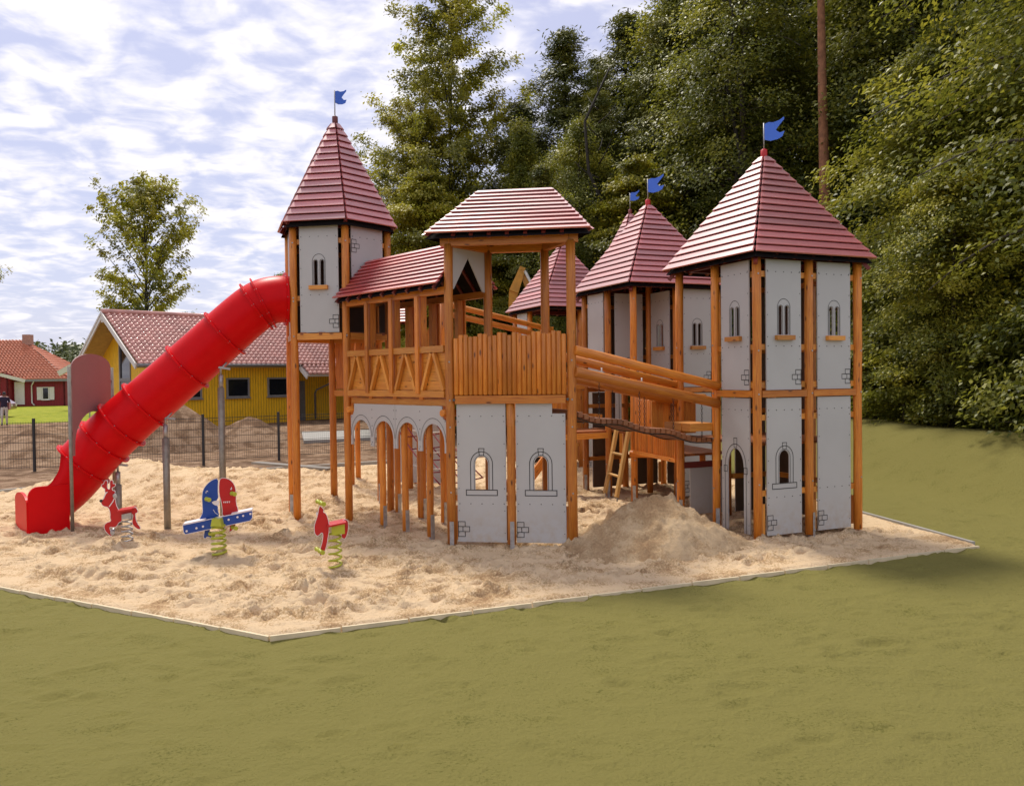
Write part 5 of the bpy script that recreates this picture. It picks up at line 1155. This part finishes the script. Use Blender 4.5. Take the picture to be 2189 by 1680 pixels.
# ------------------------------------------------------------------ person
def make_person():
    J = {'pel': (0, 0, .95), 'sp': (0, .0, 1.15), 'ch': (0, .01, 1.36), 'nk': (0, .03, 1.50), 'hd': (.01, .05, 1.60), 'ht': (.01, .05, 1.76),
         'hl': (-.09, 0, .90), 'kl': (-.10, -.08, .50), 'al': (-.11, .06, .09), 'tl': (-.11, -.1, .04), 'hr': (.09, 0, .90), 'kr': (.10, .06, .50), 'ar': (.10, .22, .12), 'tr': (.10, .10, .03),
         'sl': (-.18, .01, 1.42), 'el': (-.24, .05, 1.15), 'wl': (-.23, -.06, .92), 'fl': (-.22, -.09, .84), 'sr': (.18, .01, 1.42), 'er': (.25, .02, 1.14), 'wr': (.26, -.06, .90), 'fr': (.25, -.08, .82)}
    Ed = [('pel', 'sp'), ('sp', 'ch'), ('ch', 'nk'), ('nk', 'hd'), ('hd', 'ht'), ('pel', 'hl'), ('hl', 'kl'), ('kl', 'al'), ('al', 'tl'), ('pel', 'hr'), ('hr', 'kr'), ('kr', 'ar'), ('ar', 'tr'), ('ch', 'sl'), ('sl', 'el'), ('el', 'wl'), ('wl', 'fl'), ('ch', 'sr'), ('sr', 'er'), ('er', 'wr'), ('wr', 'fr')]
    Rd = dict(pel=.145, sp=.14, ch=.155, nk=.06, hd=.092, ht=.075, hl=.095, kl=.068, al=.048, tl=.04, hr=.095, kr=.068, ar=.048, tr=.04, sl=.075, el=.05, wl=.036, fl=.038, sr=.075, er=.05, wr=.036, fr=.038)
    ks = list(J); me = bpy.data.meshes.new('person'); me.from_pydata([J[k] for k in ks], [(ks.index(a0), ks.index(b0)) for a0, b0 in Ed], [])
    o = bpy.data.objects.new('person', me); C.objects.link(o); md = o.modifiers.new('skin', 'SKIN'); md.use_smooth_shade = True
    for i, k in enumerate(ks): v = me.skin_vertices[0].data[i]; v.radius = (Rd[k], Rd[k]*(.78 if k in ('pel', 'sp', 'ch') else 1)); v.use_root = (k == 'pel')
    sm = o.modifiers.new('sub', 'SUBSURF'); sm.levels = 2; sm.render_levels = 2
    dg = bpy.context.evaluated_depsgraph_get(); m2 = bpy.data.meshes.new_from_object(o.evaluated_get(dg)); o.modifiers.clear(); o.data = m2; m2.materials.clear()
    for m_ in (M_SKIN, M_SHIRT, M_TROUS, M_HAIR): m2.materials.append(m_)
    for p in m2.polygons:
        c = p.center; arm = abs(c.x) > .215 or (abs(c.x) > .19 and c.z < 1.1 and c.z > .8)
        p.material_index = 3 if (c.z > 1.64 or (c.z > 1.55 and c.y < .04)) else 0 if c.z > 1.47 else (0 if arm and c.z < 1.2 else 1) if c.z > .95 else 0 if arm and c.z > .78 else 2 if c.z > .10 else 3
        p.use_smooth = True
    return o
pe = make_person(); pe.location = (-25.85, 41.4, 0); pe.rotation_euler = (0, 0, .5); tag(pe, 'person in a dark shirt and pale trousers walking away on the grass', 'person')

# car beside the red house, cut by the picture edge
ca = thing('parked_car', 'dark red car parked by the red house at the left picture edge', 'car', (-34.6, 52.5, 0), math.radians(200))
side_ = [(-2.1, .35), (2.1, .35), (2.15, .75), (1.3, .92), (.6, 1.42), (-1.2, 1.45), (-1.95, .95), (-2.15, .8)]
MB().prism(lambda u, v, t: Vector((u, t, v)), [smooth(side_, 1)], .85, -.85).build('body', plain('dark_red_car_paint', (.16, .015, .03), .25, coat=.6), ca)
MB().prism(lambda u, v, t: Vector((u, t, v)), [[(-1.6, .98), (1.05, .95), (.5, 1.34), (-1.1, 1.37)]], .86, -.86).build('side_window', M_GLASS, ca)
for x_ in (-1.3, 1.3):
    for y_ in (-.8, .8): o = MB().tube([(x_, y_-.1, .33), (x_, y_+.1, .33)], .33, 20).build('wheel', M_BLACKM, ca); MB().tube([(x_, y_-.105, .33), (x_, y_+.105, .33)], .2, 12).build('rim', M_STEEL, o)
for y_ in (-.6, .6): MB().box((2.1, y_, .72), (.12, .3, .14)).build('tail_light', M_REDP, ca); MB().box((-2.1, y_, .72), (.12, .3, .14)).build('headlight', M_WHITE, ca)
MB().box((2.12, 0, .45), (.14, 1.6, .16)).build('bumper', M_WHITE, ca)

# excavator behind the castle, only the raised arm clears the roofs
ev = thing('excavator', 'yellow excavator with raised folded arm, showing behind the far tower roof', 'excavator', (2.6, 31, 0))
MB().box((0, 0, .95), (2.6, 2.2, 1.1)).build('body', M_EXC, ev); MB().box((-.4, -.5, 2.0), (1.1, 1.0, 1.3)).build('cab', M_EXC, ev)
for y_ in (-1, 1): MB().box((0, y_*.95, .32), (3.2, .5, .64)).build('track', M_BLACKM, ev)
bmx = MB(); bmx.bar((-.9, -.9, 1.6), (-1.5, -.95, 4.5), .30, .46); bmx.bar((-1.47, -.95, 4.4), (-2.2, -1, 6.1), .28, .40, taper=.55); bmx.build('boom', M_EXC, ev)
stx = MB(); stx.bar((-2.15, -1.02, 6.2), (-2.5, -1.04, 5.3), .26, .22, taper=1.6); stx.bar((-2.49, -1.04, 5.34), (-2.62, -1.05, 4.3), .24, .34, taper=.6); stx.build('stick', M_EXC, ev); MB().tube([(-2.08, -1.15, 6.05), (-1.5, -1.15, 4.95)], .055, 8).build('piston', M_WHITE, ev)
sbk = MB()
for k_ in range(7): sbk.tube([(-2.35+.07*k_, -1.3, 5.25-.09*abs(k_-2)), (-2.45+.06*k_, -1.3, 4.5)], .025, 6)
sbk.build('hose', plain('rust_hose', (.12, .06, .03), .7), ev)

# ------------------------------------------------------------------ trees
def leaf_mesh(name, cen, nrm, size, tint, aspect, m, along=None):
    n = len(cen); r = rng.normal(size=(n, 3)) if along is None else along
    a0 = r-nrm*np.sum(r*nrm, 1, keepdims=True); a0 /= np.linalg.norm(a0, axis=1, keepdims=True)+1e-9; b0 = np.cross(nrm, a0)
    L = size[:, None]; W_ = L*aspect; fold = nrm*L*.12
    co = np.stack([cen-a0*L*.5, cen+b0*W_*.5+fold, cen+a0*L*.5, cen-b0*W_*.5+fold], 1).reshape(-1, 3); q = np.arange(n*4).reshape(n, 4)
    me = bpy.data.meshes.new(name); fill(me, co, q); at = me.attributes.new('tint', 'FLOAT', 'FACE'); at.data.foreach_set('value', tint.astype(np.float32)); me.materials.append(m); return me
LEAF_GAIN = 1
def tree_meshes(kind, H, R, z0, seed, nl, leaf, m, profile, limbs=60, droop=.25, flat=.35, per=60, spread=.55, up=.3, tintc=(.3, .25), aspect=.5, trunk_r=.22, bark=M_BARK, limb_vis=.5, sprays=8, tstart=.25, lean=(0, 0), wob=.3):
    global rng
    rng = np.random.default_rng(seed); rnd = random.Random(seed)
    tr = MB(); k = 10; tp_ = []
    wx = [rnd.uniform(-wob, wob)*H*.02 for _ in range(k)]; wy = [rnd.uniform(-wob, wob)*H*.02 for _ in range(k)]
    for i in range(k): f = i/(k-1); tp_.append(Vector((wx[i]*f+lean[0]*f, wy[i]*f+lean[1]*f, H*.97*f-.2*(1-f))))
    tr.tube(tp_, [trunk_r*(1-.9*(i/(k-1))**.9)*(1.25 if i == 0 else 1) for i in range(k)], 10)
    def tpos(h): f = min(.999, h/(H*.97))*(k-1); i = int(f); return tp_[i].lerp(tp_[i+1], f-i)
    P_, N_, T_, Al = [], [], [], []
    for l in range(limbs):
        f = (l+rnd.random())/limbs; h = z0+(H-z0)*f*.985; az = l*2.399+rnd.uniform(-.5, .5); Lm = R*profile(f)*rnd.uniform(.65, 1.15)
        d = Vector((math.cos(az), math.sin(az), 0)); s0 = tpos(h*.97); lift = up*rnd.uniform(.6, 1.4)*Lm; dr_ = droop*rnd.uniform(.6, 1.4)*Lm
        cp = [s0+d*Lm*t+ZV(lift*t-dr_*t*t) for t in np.linspace(0, 1, 6)]
        if rnd.random() < limb_vis and Lm > .4: tr.tube(cp, [max(.012, trunk_r*.28*(1-f*.6)*(1-.85*t)) for t in np.linspace(0, 1, 6)], 5, caps=False)
        ltint = rnd.gauss(tintc[0], tintc[1]*.5)+.16*f  # tint lightens with height, painting lit treetops into the leaf colour
        ns = max(2, int(sprays*(.4+.6*min(1, Lm/max(R*.5, .1)))))
        for s_ in range(ns):
            t = tstart+(1-tstart)*(s_+rnd.random())/ns; j = min(4, int(t*5)); c = cp[j].lerp(cp[j+1], t*5-j)
            sd = Vector((-d.y, d.x, 0)); sw = spread*Lm*.35*(1.1-t*.5); c = c+sd*rnd.uniform(-sw, sw)+ZV(rnd.uniform(-.1, .1)*Lm*.4)
            n = int(per*rnd.uniform(.6, 1.3)); r_ = spread*rnd.uniform(.7, 1.25)*(.55+.25*min(Lm, 3)/3)
            q = rng.normal(size=(n, 3))*np.array([r_*.5, r_*.5, r_*flat*.5]); dd = np.array(d)
            q[:, 2] -= .22*np.maximum(0, q@dd)+.03*np.abs(rng.normal(size=n)); P_.append(np.array(c)+q)
            nv = np.array([0, 0, 1.0])*.75+dd*.55+rng.normal(size=(n, 3))*.42; N_.append(nv/np.linalg.norm(nv, axis=1, keepdims=True))
            T_.append(np.clip(ltint+rnd.gauss(0, tintc[1]*.5)+rng.normal(size=n)*.10, 0, 1)); Al.append(np.tile(dd*.8+np.array([0, 0, -.35]), (n, 1))+rng.normal(size=(n, 3))*.55)
    P_, N_, T_, Al = map(np.concatenate, (P_, N_, T_, Al)); keep = P_[:, 2] > .1; P_, N_, T_, Al = P_[keep], N_[keep], T_[keep], Al[keep]
    if len(P_) > nl: ix = rng.permutation(len(P_))[:nl]; P_, N_, T_, Al = P_[ix], N_[ix], T_[ix], Al[ix]
    sz = leaf*rng.uniform(.7, 1.3, len(P_)); lm = leaf_mesh(kind+'_crown', P_, N_, sz, T_, aspect, m, Al); return tr.mesh(kind+'_trunk', bark), lm
p_beech = lambda f: (min(1, .62+1.6*f) if f < .25 else 1.0-.10*(f-.25)) * (1 if f < .7 else max(.12, 1-((f-.7)/.3)**1.6))
p_cone = lambda f: max(.10, (1-f)**.75)*(1 if f > .1 else .8)
p_oval = lambda f: max(.15, math.sin(PI*min(1, .12+.86*f))**.8)
p_pine = lambda f: max(.15, math.sin(PI*min(1, .2+.75*f))**.7)
MESH = {
 'beech': tree_meshes('beech', 19, 4.3, .3, 1, 92000, .13, M_LEAF, p_beech, 115, .55, .85, 100, .85, .30, (.36, .34), .55, .24, sprays=8),
 'beech_small': tree_meshes('beech_small', 10.2, 3.3, .2, 2, 70000, .12, M_LEAF, p_oval, 90, .45, .65, 104, .75, .35, (.58, .36), .55, .14, sprays=8),
 'beech_b': tree_meshes('beech_b', 21, 3.4, 1.5, 3, 90000, .145, M_LEAF, lambda f: max(.16, min(1, .7+1.2*f)*(1-max(0, f-.45)*1.55)), 120, .75, .95, 96, .95, .35, (.28, .30), .55, .26, M_DBARK, sprays=9),
 'conifer': tree_meshes('conifer', 18, 4.3, 1.0, 4, 95000, .17, M_NEEDLE, lambda f: max(.07, (1-f)**.78)*(.8+.28*math.sin(f*46)), 140, .30, .55, 104, .66, .18, (.45, .30), .22, .20, M_DBARK, sprays=7, tstart=.35),
 'pine': tree_meshes('pine', 24, 3.4, 14.0, 5, 26000, .18, M_NEEDLE, p_pine, 42, .1, .7, 66, .8, .3, (.5, .3), .2, .235, M_PBARK, sprays=8, tstart=.35, lean=(-.35, 0), wob=.1, limb_vis=.8),
 'birch': tree_meshes('birch', 20.0, 5.6, 1.0, 6, 80000, .16, M_YLEAF, lambda f: (.85 if f < .3 else max(.30, 1-(f-.3)*.98)), 112, .40, .8, 92, .50, 1.15, (.36, .30), .5, .20, M_DBARK, sprays=8, tstart=.2, limb_vis=1.0),
 'poplar': tree_meshes('poplar', 17, 4.2, 3.0, 8, 24000, .27, M_YLEAF, lambda f: max(.16, math.sin(PI*min(1, .1+.86*f)))**.9, 84, .30, .9, 36, .50, 1.25, (.58, .34), .5, .22, M_DBARK, sprays=7, tstart=.3, limb_vis=1.0),
 'yellow_beech': tree_meshes('yellow_beech', 11, 3.0, .4, 9, 64000, .125, M_YLEAF, p_oval, 90, .40, .36, 100, .75, .4, (.34, .30), .55, .14, M_DBARK, sprays=8),
 'bush': tree_meshes('bush', 2.6, 1.5, .05, 10, 9000, .13, M_LEAF, lambda f: max(.3, math.sin(PI*min(1, .3+.6*f))), 26, .3, .5, 60, .55, .5, (.34, .3), .55, .04, sprays=6),
}
USED = {}
TG = {'beech': 'deciduous trees along the forest edge', 'beech_small': 'deciduous trees along the forest edge', 'beech_b': 'deciduous trees along the forest edge', 'yellow_beech': 'deciduous trees along the forest edge', 'conifer': 'conifers in the forest', 'pine': 'conifers in the forest', 'birch': 'slender trees', 'poplar': 'slender trees', 'bush': 'bushes at the foot of the forest'}
NAME = {'beech': 'beech_tree', 'beech_small': 'beech_tree', 'beech_b': 'beech_tree', 'yellow_beech': 'beech_tree', 'conifer': 'conifer_tree', 'pine': 'pine_tree', 'birch': 'birch_tree', 'poplar': 'poplar_tree', 'bush': 'bush'}
def tree(kind, x_, y_, z_, lab, s_=1.0, rot=None, sz=None, grp=None):
    rot = random.uniform(0, 6.28) if rot is None else rot
    t = thing(NAME[kind], lab, 'bush' if kind == 'bush' else 'tree', (x_, y_, z_), rot, grp or TG[kind]); t.scale = (s_, s_, sz or s_)
    link('trunk', MESH[kind][0], t); link('crown', MESH[kind][1], t); return t
tree('beech', 11.6, 15.6, .9, 'dense leafy beech filling the right edge of the picture, foliage down to the bank', .95, 1.0)
tree('beech_small', 10.9, 20.6, .95, 'yellowish rounded beech right of the orange pine trunk, lit on top', 1.0, .3)
tree('beech_small', 9.9, 18.2, .95, 'short leafy beech on the bank just right of the right tower', .62, 2.3)
tree('beech_b', 12.0, 26.5, .8, 'tall dark beech between the orange pine trunk and the yellowish beech', 1.0, 2.0)
tree('pine', 9.72, 25.0, .6, 'tall pine with a bare orange trunk rising behind the right tower roof', 1.0, 0.0)
tree('beech', 8.3, 29.0, .3, 'tall beech directly behind the right tower flag', .95, 4.0)
tree('beech_b', 6.9, 33.5, .0, 'tall brownish green beech behind the middle tower flags', .98, 3.2)
tree('conifer', 5.15, 35.5, .0, 'dark conifer whose tip touches the top edge left of the tall beeches', 1.5, 1.1, 1.03)
tree('conifer', 2.45, 36, .0, 'dark pointed conifer standing tallest behind the gatehouse roof', 1.55, .4, 1.0)
tree('conifer', 4.25, 38.5, .0, 'thin conifer tip between two larger conifers', 1.25, 2.1, .99)
tree('conifer', .6, 37, .0, 'lower conifer on the left shoulder of the pointed conifer', 1.5, 2.9, .84)
tree('birch', -2.75, 38, .0, 'slender airy tree with upright twigs, tallest at the left end of the forest', 1.0, .5)
tree('birch', -3.9, 36, .0, 'drooping airy tree leaning left beside the slender tallest one', .72, 2.6)
tree('yellow_beech', -3.4, 33, .0, 'yellow green tree at the left foot of the forest above the bridge roof', 1.0, 1.2)
tree('yellow_beech', -1.3, 32.0, .0, 'yellow green tree just left of the gatehouse roof', .86, 3.8)
tree('beech_b', .6, 33.5, .0, 'dark beech right behind the gatehouse roof ridge', .62, .9)
tree('beech', 2.7, 31.5, .0, 'leafy beech between gatehouse roof and middle tower', .66, 2.2)
tree('yellow_beech', 4.6, 29.5, .0, 'bushy yellow green tree between the middle and right tower roofs', .95, 5.0)
tree('beech_b', 1.9, 28.5, .0, 'dark low beech behind the far tower, seen under the gatehouse roof', .42, 4.4)
tree('beech', 14.6, 20.5, .9, 'tall beech behind the right edge beech', 1.0, 5.3)
BL = ['leafy bush on the bank just right of the right tower post', 'small bush on the bank top, second from the right tower', 'small bush on the bank top below the yellowish beech', 'bush on the bank at the far right under the edge beech', 'larger bush half hidden behind the right tower', 'bush cut by the right picture edge on top of the bank']
for i, (x_, y_, s_) in enumerate(((9.3, 20.9, .9), (9.0, 18.7, .7), (9.9, 16.7, .7), (10.2, 14.9, .75), (9.6, 22.6, 1.2), (11.0, 13.6, .7))): tree('bush', x_, y_, .93, BL[i], s_, i*1.3)
for (x_, y_, s_, lab) in ((3.5, 32.5, .78, 'pointed conifer above the tower seen under the gatehouse roof'), (6.0, 31.8, .92, 'tall narrow conifer left of the middle tower flags'), (7.9, 31.0, 1.08, 'tall narrow conifer behind the slope of the right tower roof'), (11.3, 31.0, 1.15, 'tall conifer just right of the orange pine trunk'), (1.2, 31.5, .60, 'small conifer directly above the gatehouse ridge'), (6.9, 37.5, 1.08, 'tall conifer touching the top edge beside the thin trunk'), (14.2, 25.0, 1.1, 'tall conifer above the yellowish beech')): tree('conifer', x_, y_, .0 if x_ < 9 else .6, lab, s_*1.25, None, s_)
bk = [(-4.5, 43, 'yellow_beech', 1.05), (-1.5, 44, 'beech_b', .55), (1.5, 43, 'beech', .80), (4.2, 44, 'beech_b', .78), (7.2, 42, 'beech', .95), (10.2, 40, 'beech_b', 1.0), (13, 38, 'beech', 1.05), (15.6, 33, 'beech_b', 1.05), (18, 27, 'beech', 1.05), (10.5, 33, 'beech', 1.0), (13.5, 30.5, 'beech_b', .95), (16.5, 23, 'beech_b', 1.0), (17, 17.5, 'beech', 1.0), (20, 36, 'beech_b', 1.1), (8.5, 37.5, 'conifer', 1.05), (24, 30, 'beech', 1.1)]
for i, (x_, y_, kd, s_) in enumerate(bk): tree(kd, x_, y_, .0 if x_ < 9 else .6, 'tree deep in the forest, only patches of it showing between the front trees', s_, i*2.1, grp='trees deep in the forest')
tree('poplar', -26.8, 60, .0, 'lone airy tree with yellowing crown behind the yellow house', 1.0, .6)
tree('poplar', -34.2, 50, .0, 'tree at the left picture edge, only a few twigs showing', .62, 1.6)
tree('yellow_beech', -14.6, 53, .0, 'treetop just showing between slide and watchtower', .86, 1.0)
for i, (x_, y_, h_, lab) in enumerate(((11.9, 24.2, 15, 'thin grey trunk in the forest right of the orange pine trunk'), (7.4, 27.6, 16, 'thin dark trunk in the forest left of the right tower flag'), (13.2, 22.5, 14, 'dark trunk in the shade right of the yellowish beech'), (3.3, 30.2, 13, 'pale thin trunk in the forest above the middle tower'))):
    t = thing('bare_tree', lab, 'tree', (x_, y_, .4), 0, 'bare trunks in the forest'); mb = MB(); k_ = 8
    mb.tube([(random.uniform(-.12, .12)*j, random.uniform(-.08, .08)*j*.5, h_*j/(k_-1)) for j in range(k_)], [.13*(1-.75*j/(k_-1)) for j in range(k_)], 8); mb.build('trunk', M_BARK if i % 2 == 0 else M_DBARK, t)
    br = MB()
    for j in range(16):
        z_ = h_*(.35+.62*j/16); az = j*2.4; L_ = 1.6*(1.1-z_/h_)+.3; br.tube([(0, 0, z_), (math.cos(az)*L_*.5, math.sin(az)*L_*.5, z_+.25), (math.cos(az)*L_, math.sin(az)*L_, z_+.7)], [.03, .02, .008], 5)
    br.build('branches', M_DBARK, t, kind='stuff')
# far wood on the left horizon
P_, N_, T_ = [], [], []
rng = np.random.default_rng(77)
for i in range(46):
    cx_w = -100+i*1.65+rng.uniform(-1, 1); cy_w = 125+rng.uniform(-6, 8); hh_w = rng.uniform(6.2, 9.2)
    for s_ in range(16):
        c = np.array([cx_w+rng.normal()*1.8, cy_w+rng.normal()*1.8, hh_w*rng.uniform(.1, 1)-.6]); n = 60; P_.append(c+rng.normal(size=(n, 3))*np.array([1.0, 1.0, .55])); v = rng.normal(size=(n, 3))*.5+np.array([0, -.4, .7]); N_.append(v/np.linalg.norm(v, axis=1, keepdims=True)); T_.append(np.clip(rng.normal(.25, .15)+rng.normal(size=n)*.08, 0, 1))
P_, N_, T_ = map(np.concatenate, (P_, N_, T_)); link('far_wood', leaf_mesh('far_wood', P_, N_, .7*rng.uniform(.7, 1.3, len(P_)), T_, .6, M_NEEDLE), kind='stuff')

for o in bpy.data.objects:
    if o.name.split('.')[0] == 'bolts': o['kind'] = 'stuff'   # screw heads a pixel or two across
